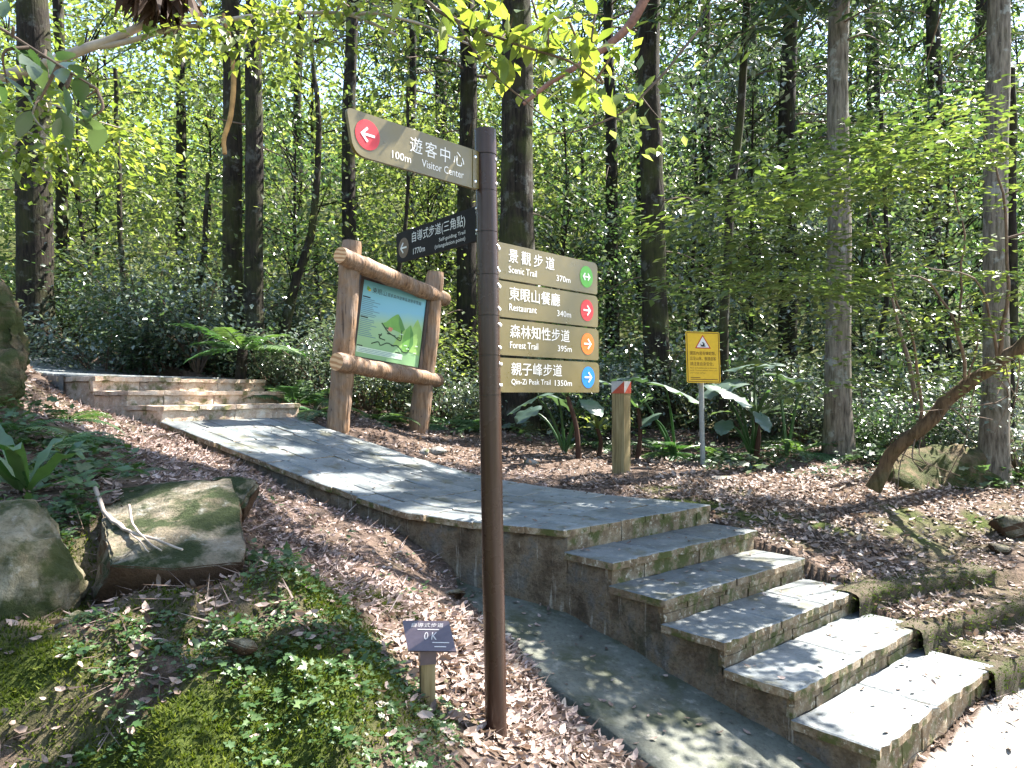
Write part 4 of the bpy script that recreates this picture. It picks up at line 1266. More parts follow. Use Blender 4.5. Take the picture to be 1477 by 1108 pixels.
def gapfree(P, D, S):
    ok = np.ones(len(P), bool)
    for f in (0, .5, 1.0):
        q = sproj(P + unit(D) * (S * f)[:, None])
        rough = 1 + .25 * vn(np.concatenate([q * 4.0, q[:, :1] * 0], 1))
        ok &= ~((np.linalg.norm(q[:, None] - GQ[None], axis=-1) < GR[None] * rough[:, None] + .03).any(1))
    return ok
NSTEP = 7
def sunny(P, open_=.42, scale=.9, fine_=.6):
    """True where a leaf may stand: outside the gaps that let the sun through"""
    q = sproj(P)
    d = np.linalg.norm(q[:, None] - GQ[None], axis=-1)
    rough = 1 + .25 * vn(np.concatenate([q * 4.0, q[:, :1] * 0], 1))
    keep = ~((d < GR[None] * rough[:, None]).any(1))
    nz = fbm(np.concatenate([q / scale, q[:, :1] * 0 + 3.3], 1), 3)
    lim = np.quantile(nz, 1 - open_) if len(nz) > 10 else 9
    # gaps in patches, plus fine flecks
    fine = vn(np.concatenate([q * 3.1, q[:, :1] * 0 + 8.1], 1))
    return keep & (nz < lim) & (fine < fine_)

ORD = ['first', 'second', 'third', 'fourth', 'fifth', 'sixth', 'seventh', 'eighth', 'ninth', 'tenth', 'eleventh', 'twelfth', 'thirteenth', 'fourteenth', 'fifteenth', 'sixteenth', 'seventeenth', 'eighteenth', 'nineteenth', 'twentieth']

# ------------------------------------------------------------------ tall conifers
def trunk_path(base, top, bend, seed, n=70):
    t = np.linspace(0, 1, n)
    P = base + (top - base) * t[:, None]
    P[:, 0] += bend * np.sin(t * math.pi * 2.2 + seed) * .5 + .02 * np.sin(t * 23 + seed)
    P[:, 1] += bend * np.cos(t * math.pi * 1.7 + seed) * .4
    P += (base - P[0]) * (1 - t)[:, None] ** 2
    return P, t
def conifer(label, px, py, Y, wpx, H=17.0, h0=7.0, lean=0.0, bend=.12, mat='bark_dark', seed=0, dens=1.0, Lb=2.6, dead=5, open_=.42):
    b = on(px, py, Y, .15)
    r = wpx / FOC * Y / 2
    top = b + np.array([lean, 0, H])
    tr = thing('cedar_tree', label, 'tree', b, 'tall straight conifers')
    P, t = trunk_path(b, top, bend, seed)
    rad = r * (1.02 - .6 * t) * (1 + .55 * np.exp(-t * H / .35))
    V, F = tube(P, rad, 22, True, .05, seed * 1.7, 1.4, .10)
    mk('trunk', V, F, MT[mat], tr, True)
    rs = np.random.default_rng(int(seed * 100) + 5)
    def tp(z): return np.array([np.interp(z, P[:, 2] - b[2], P[:, k]) for k in range(3)])
    tubes, LP, LD, LN, LS = [], [], [], [], []
    z = h0
    while z < H - .4:
        f = (z - h0) / (H - h0)
        L = Lb * (1 - .75 * f) * rs.uniform(.65, 1.1)
        a = rs.uniform(0, 2 * math.pi)
        d = np.array([math.cos(a), math.sin(a), .12])
        s0 = tp(z)
        k = np.linspace(0, 1, 7)
        B = s0 + d * L * k[:, None] + np.array([0, 0, -.35 * L]) * (k ** 2)[:, None]
        tubes.append(tube(B, np.linspace(.020, .004, 7) * (1.4 - f), 5, False))
        for q in np.linspace(.3, 1, int(7 * dens)):
            c = np.array([np.interp(q, k, B[:, i]) for i in range(3)])
            n = int(17 * dens) + 4
            dd = d + rs.normal(size=(n, 3)) * .75; dd[:, 2] -= .25
            LP.append(c + rs.normal(size=(n, 3)) * np.array([.21, .21, .12])); LD.append(dd); LN.append(np.array([0, 0, 1.0]) + rs.normal(size=(n, 3)) * .5); LS.append(rs.uniform(.11, .24, n))
        z += rs.uniform(.10, .24)
    LP, LD, LN, LS = np.vstack(LP), np.vstack(LD), np.vstack(LN), np.concatenate(LS)
    up = (LP[:, 2] - EYE) / np.maximum(LP[:, 1], 1) > .56        # above the picture: more open, so light reaches the floor
    kp = sunny(LP, open_) if Y < 10 else np.where(up, sunny(LP, .9), sunny(LP, .35, .9, .9))
    kp &= gapfree(LP, LD, LS * 1.25)
    V, F, T = scatter(NEEDLE, LP[kp], LD[kp], LN[kp], LS[kp] * 1.25, rs.random(int(kp.sum())))
    mk('crown', V, F, MT['conifer'], tr, False, T)
    for i in range(dead):
        z = rs.uniform(1.8, min(h0 + 1, 9)); a = rs.uniform(0, 2 * math.pi); L = rs.uniform(.5, 1.5)
        s0 = tp(z); d = np.array([math.cos(a), math.sin(a), rs.uniform(-.25, .15)])
        pts = spline([s0, s0 + d * L * .5 + [0, 0, rs.uniform(-.05, .1)], s0 + d * L + [0, 0, rs.uniform(-.3, .05)]], 9)
        tubes.append(tube(pts, np.linspace(.016, .005, 9), 5, False))
    V, F = join(tubes); tag(mk('branches', V, F, MT['twig'], tr, True), kind='stuff')
    return tr, P

con = [('thick dark conifer trunk at the left edge behind the upper path', 47, 497, 12.0, 48, dict(mat='bark_dark', seed=.3, h0=8)),
       ('thin dark conifer just right of the thick left-edge trunk', 92, 520, 15.0, 17, dict(seed=1.1, h0=7)),
       ('left trunk of the close pair of conifers behind the upper steps', 342, 548, 11.4, 28, dict(mat='bark_moss', seed=2.2, h0=7.5)),
       ('right trunk of the close pair of conifers behind the upper steps', 371, 550, 11.0, 27, dict(mat='bark_dark', seed=3.1, h0=8)),
       ('slim dark conifer rising behind the left log of the map board', 500, 590, 13.0, 21, dict(seed=4.4, h0=7)),
       ('dark conifer trunk between the map board and the signpost', 668, 612, 13.5, 30, dict(mat='bark_dark', seed=5.5, h0=6.4, Lb=2.3)),
       ('thickest conifer trunk, directly behind the signpost pole', 744, 616, 11.0, 52, dict(mat='bark_moss', seed=6.1, h0=8.5, lean=-.15)),
       ('slim grey conifer behind the upper right direction board', 882, 600, 17.0, 19, dict(seed=7.2, h0=7.5)),
       ('wavy dark conifer trunk between the signpost and the yellow sign', 955, 612, 11.5, 36, dict(mat='bark_moss', seed=8.8, h0=7.5, bend=.3)),
       ('dark conifer just left of the pale trunk behind the giant leaves', 1140, 620, 14.5, 27, dict(seed=9.4, h0=5.0, Lb=2.4)),
       ('pale straight conifer trunk right of the yellow sign', 1211, 656, 9.3, 34, dict(mat='bark_pale', seed=10.3, h0=7.0, Lb=3.2, dens=1.6, open_=.04)),
       ('dark distant conifer between the two pale trunks at the right', 1342, 640, 16.0, 24, dict(seed=11.7, h0=4.6, Lb=2.6)),
       ('pale conifer trunk near the right edge beside the mossy boulder', 1430, 718, 8.6, 34, dict(mat='bark_pale', seed=12.5, h0=6.2, Lb=3.6, dens=1.6, open_=.04)),
       ('dark conifer in the distance left of the wavy trunk', 925, 600, 22.0, 16, dict(seed=13.5, h0=5.0, Lb=3.0)),
       ('far thin conifer just left of the wavy leaning sapling', 1020, 600, 20.0, 20, dict(seed=14.2, h0=4.8, Lb=3.0)),
       ('far dark conifer left of the close trunk pair', 265, 560, 18.0, 15, dict(seed=15.2, h0=6.5, Lb=2.6)),
       ('far conifer in the gap right of the close trunk pair', 430, 570, 21.0, 14, dict(seed=16.2, h0=6.5, Lb=2.8)),
       ('far dense conifer above the pale trunk at the upper right', 1255, 600, 21.0, 22, dict(seed=18.2, h0=3.0, Lb=3.2)),
       ('far dense conifer between yellow sign and pale trunk', 1085, 600, 24.0, 22, dict(seed=19.3, h0=3.2, Lb=3.4)),
       ('far dense conifer at the right edge of the picture', 1420, 600, 20.0, 22, dict(seed=20.4, h0=3.2, Lb=3.2)),
       ('far dense conifer just left of the signpost top', 640, 600, 24.0, 20, dict(seed=21.5, h0=4.0, Lb=3.0)),
       ('far conifer behind the second left-pointing board', 590, 580, 20.0, 13, dict(seed=17.2, h0=6.0, Lb=2.8))]
for lab, px, py, Y, wpx, kw in con:
    conifer(lab, px, py, Y, wpx, **kw)

# ------------------------------------------------------------------ broadleaf trees
def limb_tree(rs, H, R_, z0, nclump, nleaf, size, flat=.55, tr=.07):
    """returns trunk+limb geometry and leaf arrays about the origin"""
    tubes = []
    sway = rs.normal(size=2) * .35
    k = np.linspace(0, 1, 16)
    TP = np.stack([sway[0] * np.sin(k * 2.5), sway[1] * np.sin(k * 2.1 + .4) - sway[1] * math.sin(.4), k * H * .85], -1)
    tubes.append(tube(TP, tr * (1 - .75 * k) + .006, 9, True, .08, rs.uniform(0, 9), 2.5))
    C = []
    while len(C) < nclump:
        q = rs.uniform(-1, 1, 3)
        r2 = np.linalg.norm(q)
        if r2 > 1 or r2 < .35: continue
        C.append([q[0] * R_, q[1] * R_, (z0 + H) / 2 + q[2] * (H - z0) / 2])
    C = np.array(C)
    lP, lD, lN, lS = [], [], [], []
    for c in C:
        zt = np.clip(c[2] - rs.uniform(.5, 1.3), H * .12, H * .8)
        s0 = np.array([np.interp(zt, TP[:, 2], TP[:, i]) for i in range(3)])
        mid = (s0 + c) / 2 + np.array([0, 0, rs.uniform(-.1, .25)])
        B = spline([s0, mid, c], 7)
        tubes.append(tube(B, np.linspace(tr * .35, .005, 7), 5, False))
        n = int(nleaf * rs.uniform(.6, 1.4))
        sg = rs.uniform(.30, .55)
        q = rs.normal(size=(n, 3)) * sg * np.array([1, 1, flat])
        lP.append(c + q); lD.append(q * .8 + rs.normal(size=(n, 3)) * .3 + np.array([0, 0, -.12])); lN.append(np.array([0, 0, 1.0]) + rs.normal(size=(n, 3)) * .42); lS.append(rs.uniform(.7, 1.3, n) * size)
    return join(tubes), np.vstack(lP), np.vstack(lD), np.vstack(lN), np.concatenate(lS)

PROT = []
for i in range(6):
    rs = np.random.default_rng(40 + i)
    H, R_ = (6.2, 2.1) if i < 3 else (8.0, 2.5)
    tg, P, D, N, S = limb_tree(rs, H, R_, 1.6, 32, 95, .13 if i < 3 else .15,   .5, .05)
    V, F, T = scatter(DIAMOND, P, D, N, S, np.clip(rs.normal(.5, .25, len(P)), 0, 1))
    PROT.append((build_mesh('trunk', tg[0], tg[1], MT['bark_dark'], True), [build_mesh('crown', V, F, MT[k_], False, T) for k_ in ('leaf_bright', 'leaf_mid', 'leaf_blue')]))
def place_tree(name, label, cat, loc, rz, s, proto, tone, group):
    o = thing(name, label, cat, loc, group)
    o.rotation_euler = (0, 0, rz); o.scale = (s, s, s)
    link('trunk', proto[0], o); link('crown', proto[1][tone], o)
    return o
rs = np.random.default_rng(77)
rowsT = [('near', [(150, 14.6, 0), (425, 13.8, 1), (620, 15.0, 0), (830, 14.8, 1), (1085, 14.0, 2), (1275, 13.0, 2), (1395, 12.5, 1)]),
         ('middle', [(-40, 18, 0), (140, 19.5, 0), (290, 19, 0), (460, 18, 0), (590, 20.5, 0), (790, 19, 0), (985, 18.5, 1), (1170, 19, 2), (1310, 18, 1), (1470, 18, 1)]),
         ('far', [(30, 27, 0), (180, 29, 0), (350, 28, 0), (520, 27, 0), (640, 30, 0), (735, 28, 0), (850, 27, 0), (940, 30, 1), (1060, 28, 1), (1140, 30, 0), (1240, 28, 1), (1345, 27, 0), (1440, 30, 1)])]
TONE = ['yellow-green', 'mid-green', 'bluish green']
for rown, lst in rowsT:
    for i, (px, Y, tone) in enumerate(lst):
        b = on(px, 600, Y, .1)
        s = {'near': .85, 'middle': 1.12, 'far': 1.45}[rown] * rs.uniform(.85, 1.15)
        lab = f'{TONE[tone]} broadleaf tree in the {rown} row of the forest, {ORD[i]} from the left'
        place_tree('broadleaf_tree', lab, 'tree', b, rs.uniform(0, 6.28), s, PROT[rs.integers(0, 6)], tone, 'broadleaf trees behind the conifers')

# slender saplings and crooked trunks in the understorey
def sapling(label, pts, r0, r1, mat='bark_dark', leaf=None, nl=0):
    P0 = [at(*q) for q in pts]
    g = float(gz(P0[0][0], P0[0][1])); P0[0][2] = g - .1
    o = thing('sapling', label, 'tree', P0[0])
    P = spline(P0, 30)
    P += .02 * np.stack([fbm(P * 2, 2), fbm(P * 2 + 4, 2), 0 * P[:, 0]], -1)
    V, F = tube(P, np.linspace(r0, r1, 30), 10, True, .08, pts[0][0], 2, .08)
    mk('trunk', V, F, MT[mat], o, True)
    if nl:
        c = P[rng.integers(12, 30, nl)] + rng.normal(size=(nl, 3)) * np.array([.5, .5, .25])
        V, F, T = scatter(DIAMOND, c, rng.normal(size=(nl, 3)), np.array([0, 0, 1.0]) + rng.normal(size=(nl, 3)) * .4, rng.uniform(.06, .12, nl))
        mk('crown', V, F, MT[leaf or 'leaf_mid'], o, False, T)
    return o
sapling('thin crooked sapling leaning right above the yellow sign', [(1043, 640, 10.6), (1046, 430, 10.6), (1058, 250, 10.6), (1072, 120, 10.6), (1078, -160, 10.6)], .068, .05, 'bark_moss')
sapling('mossy sapling leaning right, just left of the map board', [(398, 570, 11.6), (410, 480, 11.6), (428, 400, 11.6), (452, 330, 11.6), (460, 200, 11.6), (448, 60, 11.6)], .10, .03, 'bark_moss', 'leaf_bright', 900)
sapling('dark thin sapling behind the upper steps', [(182, 560, 12), (180, 430, 12), (172, 300, 12), (166, 100, 12)], .055, .03, 'bark_dark', 'leaf_bright', 700)
sapling('dark forked stem rising left of the close trunk pair', [(270, 560, 11.8), (278, 470, 11.8), (292, 380, 11.8), (300, 250, 11.8)], .075, .03, 'bark_moss', 'leaf_bright', 600)
sapling('slim dark sapling between the board logs', [(540, 620, 12.5), (556, 480, 12.5), (585, 330, 12.5), (588, 120, 12.5)], .05, .025, 'bark_dark', 'leaf_bright', 600)
sapling('bare brown stem leaning left behind the leaning tree', [(1335, 640, 9.4), (1318, 560, 9.4), (1300, 480, 9.4), (1288, 430, 9.4)], .035, .012, 'twig')
sapling('thin dark sapling right of the pale trunk', [(1262, 650, 12), (1268, 520, 12), (1280, 380, 12), (1270, 160, 12)], .05, .03, 'bark_dark', 'leaf_mid', 500)
sapling('dark slim trunk at the right edge behind the pale conifer', [(1452, 700, 10), (1456, 560, 10), (1462, 420, 10), (1458, 100, 10)], .07, .05, 'bark_dark')

# ------------------------------------------------------------------ leaning tree with layered foliage at the right
lt = thing('leaning_tree', 'leaning tree with layered yellow-green sprays at the right edge', 'tree', at(1264, 690, 7.7))
P = spline([at(1258, 705, 7.7), at(1285, 662, 7.65), at(1330, 612, 7.5), (at(1395, 560, 7.3)), at(1440, 525, 7.2), at(1500, 478, 7.0), at(1600, 380, 6.8)], 34)
P += .035 * np.stack([fbm(P * 3, 2), fbm(P * 3 + 4, 2), fbm(P * 3 + 9, 2)], -1)
V, F = tube(P, np.linspace(.07, .045, 34), 14, True, .3, 2, 5.0, .1); mk('trunk', V, F, bark('bark_brown', (.035, .022, .013), (.13, .085, .05), .1, .35), lt, True)
tubes = []
for pts, r0 in (([(1330, 612, 7.5), (1322, 540, 7.3), (1312, 470, 7.0), (1290, 420, 6.7), (1255, 300, 6.5)], .03), ([(1395, 560, 7.3), (1380, 480, 7.0), (1340, 410, 6.6), (1290, 395, 6.3)], .035), ([(1440, 525, 7.2), (1425, 440, 6.9), (1400, 400, 6.5), (1330, 380, 6.2)], .03),
                ([(1440, 525, 7.2), (1455, 400, 6.8), (1440, 260, 6.5), (1420, 190, 6.4)], .04), ([(1380, 480, 7.0), (1390, 350, 6.6), (1370, 230, 6.4)], .025), ([(1395, 560, 7.3), (1410, 480, 7.0), (1395, 440, 6.8)], .02)):
    B = spline([at(*q) for q in pts], 14); B += .03 * np.stack([fbm(B * 4, 2), fbm(B * 4 + 3, 2), fbm(B * 4 + 6, 2)], -1)
    tubes.append(tube(B, np.linspace(r0 * .55, .004, 14), 7, False, .1))
for i in range(16):     # hanging rootlets and fine twigs
    q = P[rng.integers(8, 26)]
    B = spline([q, q + rng.normal(size=3) * [.12, .12, .05] + [0, 0, -.25], q + rng.normal(size=3) * [.25, .2, .05] + [0, 0, -rng.uniform(.4, .8)]], 8)
    tubes.append(tube(B, np.linspace(.009, .003, 8), 4, False))
V, F = join(tubes); tag(mk('branches', V, F, MT['twig'], lt, True), kind='stuff')
LP, LD, LN, LS, LT = [], [], [], [], []
rs = np.random.default_rng(9)
for i in range(112):
    px = rs.uniform(1020, 1560) if i < 75 else rs.uniform(1180, 1500)
    ylo = np.interp(px, [1020, 1100, 1200, 1300, 1500], [330, 230, 200, 160, 130])
    py = rs.uniform(ylo, np.interp(px, [1020, 1150, 1300, 1560], [420, 470, 430, 470]))
    if i >= 92: px, py = rs.uniform(1170, 1520), rs.uniform(430, 575)
    c = at(px, py, rs.uniform(5.4, 7.2))
    n = int(rs.uniform(60, 150))
    a = rs.uniform(0, 6.28)
    r_ = np.sqrt(rs.random(n)) * rs.uniform(.28, .55); th = rs.uniform(0, 6.28, n)
    q = np.stack([r_ * np.cos(th) * 1.5, r_ * np.sin(th), rs.normal(size=n) * .022 + .06 - .25 * r_ ** 2], -1)
    LP.append(c + q); LD.append(np.stack([np.cos(th) + rs.normal(size=n) * .5, np.sin(th) + rs.normal(size=n) * .5, -.15 + rs.normal(size=n) * .12], -1)); LN.append(np.array([0, 0, 1.0]) + rs.normal(size=(n, 3)) * .22); LS.append(rs.uniform(.05, .095, n)); LT.append(np.clip(rs.normal(rs.uniform(.3, .75), .18, n), 0, 1))
LP, LD, LN, LS, LT = np.vstack(LP), np.vstack(LD), np.vstack(LN), np.concatenate(LS), np.concatenate(LT)
qm = sproj(LP)
kp = ~((np.linalg.norm(qm[:, None] - GQ[None, :NSTEP], axis=-1) < GR[None, :NSTEP] * 1.35).any(1))
V, F, T = scatter(DIAMOND, LP[kp], LD[kp], LN[kp], LS[kp] * 1.1, LT[kp])
mk('crown', V, F, MT['leaf_maple'], lt, False, T)

# ------------------------------------------------------------------ overhanging branches near the camera
BLEAF = {k_: build_mesh('leaf', BROAD[0], BROAD[1], None, True, np.full(len(BROAD[0]), v)) for k_, v in (('a', .25), ('b', .55), ('c', .85))}
def leaf_obj(parent, pos, d, n, s, mat, key):
    me = LEAFM[(mat, key)]
    o = bpy.data.objects.new('leaf', me); col.objects.link(o); o.parent = parent
    y = unit(d); x = unit(np.cross(y, n)); z = np.cross(x, y)
    from mathutils import Matrix
    M = Matrix(((x[0] * s, y[0] * s, z[0] * s, 0), (x[1] * s, y[1] * s, z[1] * s, 0), (x[2] * s, y[2] * s, z[2] * s, 0), (0, 0, 0, 1)))
    M.translation = Vector(tuple(pos - ORG[parent.name]))
    o.matrix_local = M
    return o
LEAFM = {}
for mt in ('leaf_near', 'leaf_bright', 'leaf_mid'):
    for k_, me in BLEAF.items():
        c_ = me.copy(); c_.materials.append(MT[mt]); LEAFM[(mt, k_)] = c_
def overhang(label, limbs, sprays, mat, size, seed, wood='twig_pale', extra=0, esize=.05):
    rs = np.random.default_rng(seed)
    L = [spline([at(*q) for q in pts], 26) for pts, r in limbs]
    o = thing('overhanging_branch', label, 'branch', L[0][0])
    for B, (pts, r) in zip(L, limbs):
        B = B + .012 * np.stack([fbm(B * 4 + seed, 2), fbm(B * 4 + 3, 2), fbm(B * 4 + 6, 2)], -1)
        V, F = tube(B, np.linspace(r, r * .4, 26), 9, True, .1, seed, 6); mk('limb', V, F, MT[wood], o, True)
    tw = []
    eP, eD, eN, eS = [], [], [], []
    for (px, py, Y, n, rad) in sprays:
        c = at(px, py, Y)
        allp = np.vstack(L); s0 = allp[np.argmin(np.linalg.norm(allp - c, axis=1))]
        B = spline([s0, (s0 + c) / 2 + rs.normal(size=3) * .03, c], 8); tw.append(tube(B, np.linspace(.006, .002, 8), 5, False))
        for i in range(n):
            q = c + rs.normal(size=3) * rad * np.array([1, .8, .55])
            d = (q - s0) * .6 + rs.normal(size=3) * .12 + np.array([0, 0, -.10])
            nn = np.array([0, 0, 1.0]) + rs.normal(size=3) * .33
            leaf_obj(o, q, d, nn, size * rs.uniform(.7, 1.25), mat, 'abc'[rs.integers(0, 3)])
        if extra:
            q = c + rs.normal(size=(extra, 3)) * rad * 1.3 * np.array([1, .8, .6])
            eP.append(q); eD.append((q - s0) + rs.normal(size=(extra, 3)) * .2); eN.append(np.array([0, 0, 1.0]) + rs.normal(size=(extra, 3)) * .35); eS.append(rs.uniform(.7, 1.3, extra) * esize)
    if tw: V, F = join(tw); tag(mk('twigs', V, F, MT[wood], o, True), kind='stuff')
    if extra:
        V, F, T = scatter(DIAMOND, np.vstack(eP), np.vstack(eD), np.vstack(eN), np.concatenate(eS))
        tag(mk('small_leaves', V, F, MT[mat], o, False, T), kind='stuff')
    return o
overhang('pale bare limb with bright yellow-green leaves crossing the upper left', [([(-160, 150, 3.6), (0, 112, 3.6), (80, 85, 3.6), (150, 62, 3.6), (215, 32, 3.6), (260, -10, 3.6)], .034), ([(120, 72, 3.6), (200, 58, 3.6), (260, 40, 3.6), (330, 30, 3.55), (420, 20, 3.5), (500, 20, 3.45), (570, 48, 3.4)], .015), ([(-120, 300, 3.3), (-20, 232, 3.3), (30, 190, 3.3), (55, 140, 3.3)], .010), ([(500, 20, 3.45), (560, 20, 3.4), (690, 70, 3.3), (735, 110, 3.2)], .008)],
         [(20, 160, 3.3, 12, .10), (60, 210, 3.3, 14, .10), (100, 240, 3.3, 12, .10), (15, 225, 3.2, 10, .10), (60, 130, 3.4, 8, .10), (150, 210, 3.4, 9, .1), (190, 190, 3.5, 8, .11), (300, 50, 3.4, 6, .07), (350, 60, 3.4, 7, .07), (390, 25, 3.3, 7, .07), (440, 50, 3.4, 5, .08), (480, 10, 3.4, 7, .08), (550, 10, 3.4, 8, .08), (250, 66, 3.5, 2, .05)], 'leaf_near', .062, 31, extra=110, esize=.045)
overhang('leafy green spray hanging into the top centre above the signpost', [([(560, -120, 3.1), (600, -20, 3.1), (660, 30, 3.05), (740, 60, 3.0), (820, 90, 3.0), (870, 120, 3.0)], .010), ([(660, 30, 3.05), (700, 90, 3.0), (760, 150, 3.0), (800, 175, 3.0)], .005), ([(740, 60, 3.0), (800, 30, 2.95), (870, 20, 2.9)], .005)],
         [(650, 20, 3.05, 9, .09), (700, 40, 3.0, 10, .09), (740, 25, 3.0, 10, .09), (780, 50, 3.0, 12, .08), (820, 30, 2.95, 10, .08), (860, 60, 2.95, 10, .07), (880, 80, 2.95, 6, .05), (720, 100, 3.0, 8, .08), (770, 95, 3.0, 8, .08), (840, 110, 3.0, 7, .06), (860, 130, 3.0, 5, .05), (800, 60, 3.0, 8, .08), (620, -10, 3.1, 8, .09), (760, -10, 2.95, 10, .1)], 'leaf_near', .098, 32, 'twig', extra=6, esize=.06)
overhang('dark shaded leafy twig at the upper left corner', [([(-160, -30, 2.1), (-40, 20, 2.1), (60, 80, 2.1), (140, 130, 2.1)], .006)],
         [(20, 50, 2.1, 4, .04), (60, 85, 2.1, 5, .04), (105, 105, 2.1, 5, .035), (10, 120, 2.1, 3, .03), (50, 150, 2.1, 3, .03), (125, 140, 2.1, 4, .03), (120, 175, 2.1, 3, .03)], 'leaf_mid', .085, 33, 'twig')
overhang('thin leafy twigs in front of the trunks right of the signpost', [([(1010, 40, 6.0), (960, 100, 6.0), (900, 160, 6.0), (840, 185, 6.0), (790, 195, 6.0)], .012)],
         [(870, 105, 6, 6, .12), (850, 160, 6, 6, .14), (900, 185, 6, 5, .12), (820, 190, 6, 5, .12), (940, 130, 6, 4, .12), (960, 180, 6, 4, .12)], 'leaf_bright', .12, 34, 'twig', extra=12, esize=.1)
# reddish dead limb and hanging vine
db = thing('dead_branch', 'reddish bare limb slanting across the top right of the signpost', 'branch', at(935, 5, 7.5))
B = spline([at(940, -20, 7.5), at(905, 40, 7.5), at(850, 85, 7.5), at(800, 115, 7.5), at(755, 150, 7.5)], 20)
V, F = tube(B, np.linspace(.05, .02, 20), 8, True, .1, 2, 4); mk('limb', V, F, plain('red_twig', (.20, .10, .07), .8, .2, .4, 12), db, True)
hv = thing('hanging_vine', 'brown curved vine hanging in front of the close trunk pair', 'vine', at(330, 60, 6))
B = spline([at(322, 20, 6), at(332, 60, 6), at(337, 110, 6), at(333, 165, 6), at(323, 200, 6), at(324, 222, 6)], 24)
V, F = tube(B, np.linspace(.016, .022, 24), 7, True, .2, 2, 6); mk('stem', V, F, plain('vine', (.30, .17, .06), .8, .2, .4, 12), hv, True)
df = thing('dead_frond', 'dark withered frond tuft hanging at the top left', 'frond', at(235, -20, 3.5))
n = 260
q = rng.normal(size=(n, 3)) * np.array([.07, .06, .03]) + at(228, -18, 3.5)
V, F, T = scatter(NEEDLE, q, np.stack([rng.normal(size=n) * .5, rng.normal(size=n) * .3, -np.abs(rng.normal(size=n)) * 1.0 - .2], -1), rnd_dir(n), rng.uniform(.07, .2, n)); mk('leaves', V, F, MT['dead'], df, False, T)

# ------------------------------------------------------------------ shrubs along the forest edge
SHR = []
for i in range(4):
    rs = np.random.default_rng(140 + i)
    n = 3000
    tubes = []
    lP, lD, lN = [], [], []
    for s_ in range(16):
        a = rs.uniform(0, 6.28); L = rs.uniform(.6, 1.25)
        d = np.array([math.cos(a) * .55, math.sin(a) * .55, 1.0])
        B = spline([np.zeros(3), d * L * .55, d * L + [math.cos(a) * .25, math.sin(a) * .25, -.1]], 7)
        tubes.append(tube(B, np.linspace(.012, .004, 7), 5, False))
        m_ = n // 16
        q = B[-1] * rs.uniform(.45, 1.08, m_)[:, None] + rs.normal(size=(m_, 3)) * [.18, .18, .11]
        lP.append(q); lD.append(q * [1, 1, 0] + rs.normal(size=(m_, 3)) * .5 + [0, 0, -.1]); lN.append(np.array([0, 0, 1.0]) + rs.normal(size=(m_, 3)) * .35)
    lP = np.vstack(lP)
    V, F, T = scatter(DIAMOND, lP, np.vstack(lD), np.vstack(lN), rs.uniform(.035, .085, len(lP)), np.clip(rs.normal(.5, .25, len(lP)), 0, 1))
    tv, tf = join(tubes)
    SHR.append((build_mesh('stems', tv, tf, MT['twig'], True), [build_mesh('foliage', V, F, MT[k_], False, T) for k_ in ('leaf_bright', 'leaf_mid', 'leaf_blue')]))
rs = np.random.default_rng(5)
sh_list = [(100, 13.2, 1.0, 1), (150, 11.0, 1.1, 2), (200, 12.0, 1.2, 2), (235, 11.2, 1.0, 1), (285, 11.0, 1.1, 2), (320, 12.2, 1.3, 2), (390, 10.6, .9, 2), (430, 11.4, 1.1, 1), (470, 10.4, .8, 2), (530, 11.0, .9, 2), (570, 12.0, 1.1, 0), (630, 11.2, .8, 2),
           (700, 11.8, .9, 2), (800, 11.4, .9, 2), (860, 11.0, .8, 1), (915, 11.6, 1.1, 2), (1000, 12.0, 1.2, 1), (1075, 11.0, .8, 2), (1150, 11.2, 1.0, 2), (1250, 10.6, 1.0, 2)]
sh2 = [(1290, 9.8, .8, 1), (1370, 10.2, 1.1, 2), (1470, 9.2, .9, 2), (60, 14.5, 1.3, 1), (-20, 13.0, 1.2, 0), (345, 13.0, 1.5, 2), (760, 13.5, 1.4, 1), (1110, 12.5, 1.3, 2), (1320, 12.5, 1.4, 1), (1430, 12.0, 1.4, 2), (490, 13.5, 1.4, 2), (640, 14.0, 1.5, 0), (950, 14, 1.5, 1), (220, 14.5, 1.6, 0)]
for grp, lst in (('front', sh_list), ('rear', sorted(sh2))):
    for i, (px, Y, s, tone) in enumerate(lst):
        o = thing('shrub', f'{TONE[tone]} leafy shrub in the {grp} row along the forest edge, {ORD[i]} from the left', 'shrub', on(px, 600, Y, .05), 'shrubs along the forest edge')
        o.rotation_euler = (0, 0, rs.uniform(0, 6.28)); o.scale = (s * 1.15, s * 1.15, s * 1.1)
        pr = SHR[rs.integers(0, 4)]
        link('stems', pr[0], o); link('foliage', pr[1][tone], o)

# ------------------------------------------------------------------ far forest: reads as one mass
FP, FD, FN, FS, FT = [], [], [], [], []
def clumps(m_, xr, yr, hmax, nl, k_size, pw=1.3, sp_=1.0):
    cx = rng.uniform(-1, 1, m_); cy = yr[0] + (yr[1] - yr[0]) * rng.random(m_) ** pw
    cx = (cx * (xr[1] - xr[0]) / 2 + (xr[0] + xr[1]) / 2) * (np.maximum(cy, yr[0]) / yr[1] if yr[0] > 0 else 1)
    cz = gz(cx, cy) + .2 + rng.random(m_) ** 1.4 * hmax
    tn = np.clip(rng.normal(.52, .26, m_) - .12 * np.clip(cx / (cy * .7 + 1e-6), -1, 1), 0, 1)
    for x_, y_, z_, t_ in zip(cx, cy, cz, tn):
        s_ = k_size * max(abs(y_), 14)
        q = rng.normal(size=(nl, 3)) * np.array([3.6, 3.6, 1.8]) * s_ * sp_
        FP.append(q + [x_, y_, z_]); FD.append(q + rng.normal(size=(nl, 3)) * s_ * 2); FN.append(np.array([0, 0, 1.0]) + rng.normal(size=(nl, 3)) * .4); FS.append(rng.uniform(.7, 1.3, nl) * s_); FT.append(np.clip(rng.normal(t_, .12, nl), 0, 1))
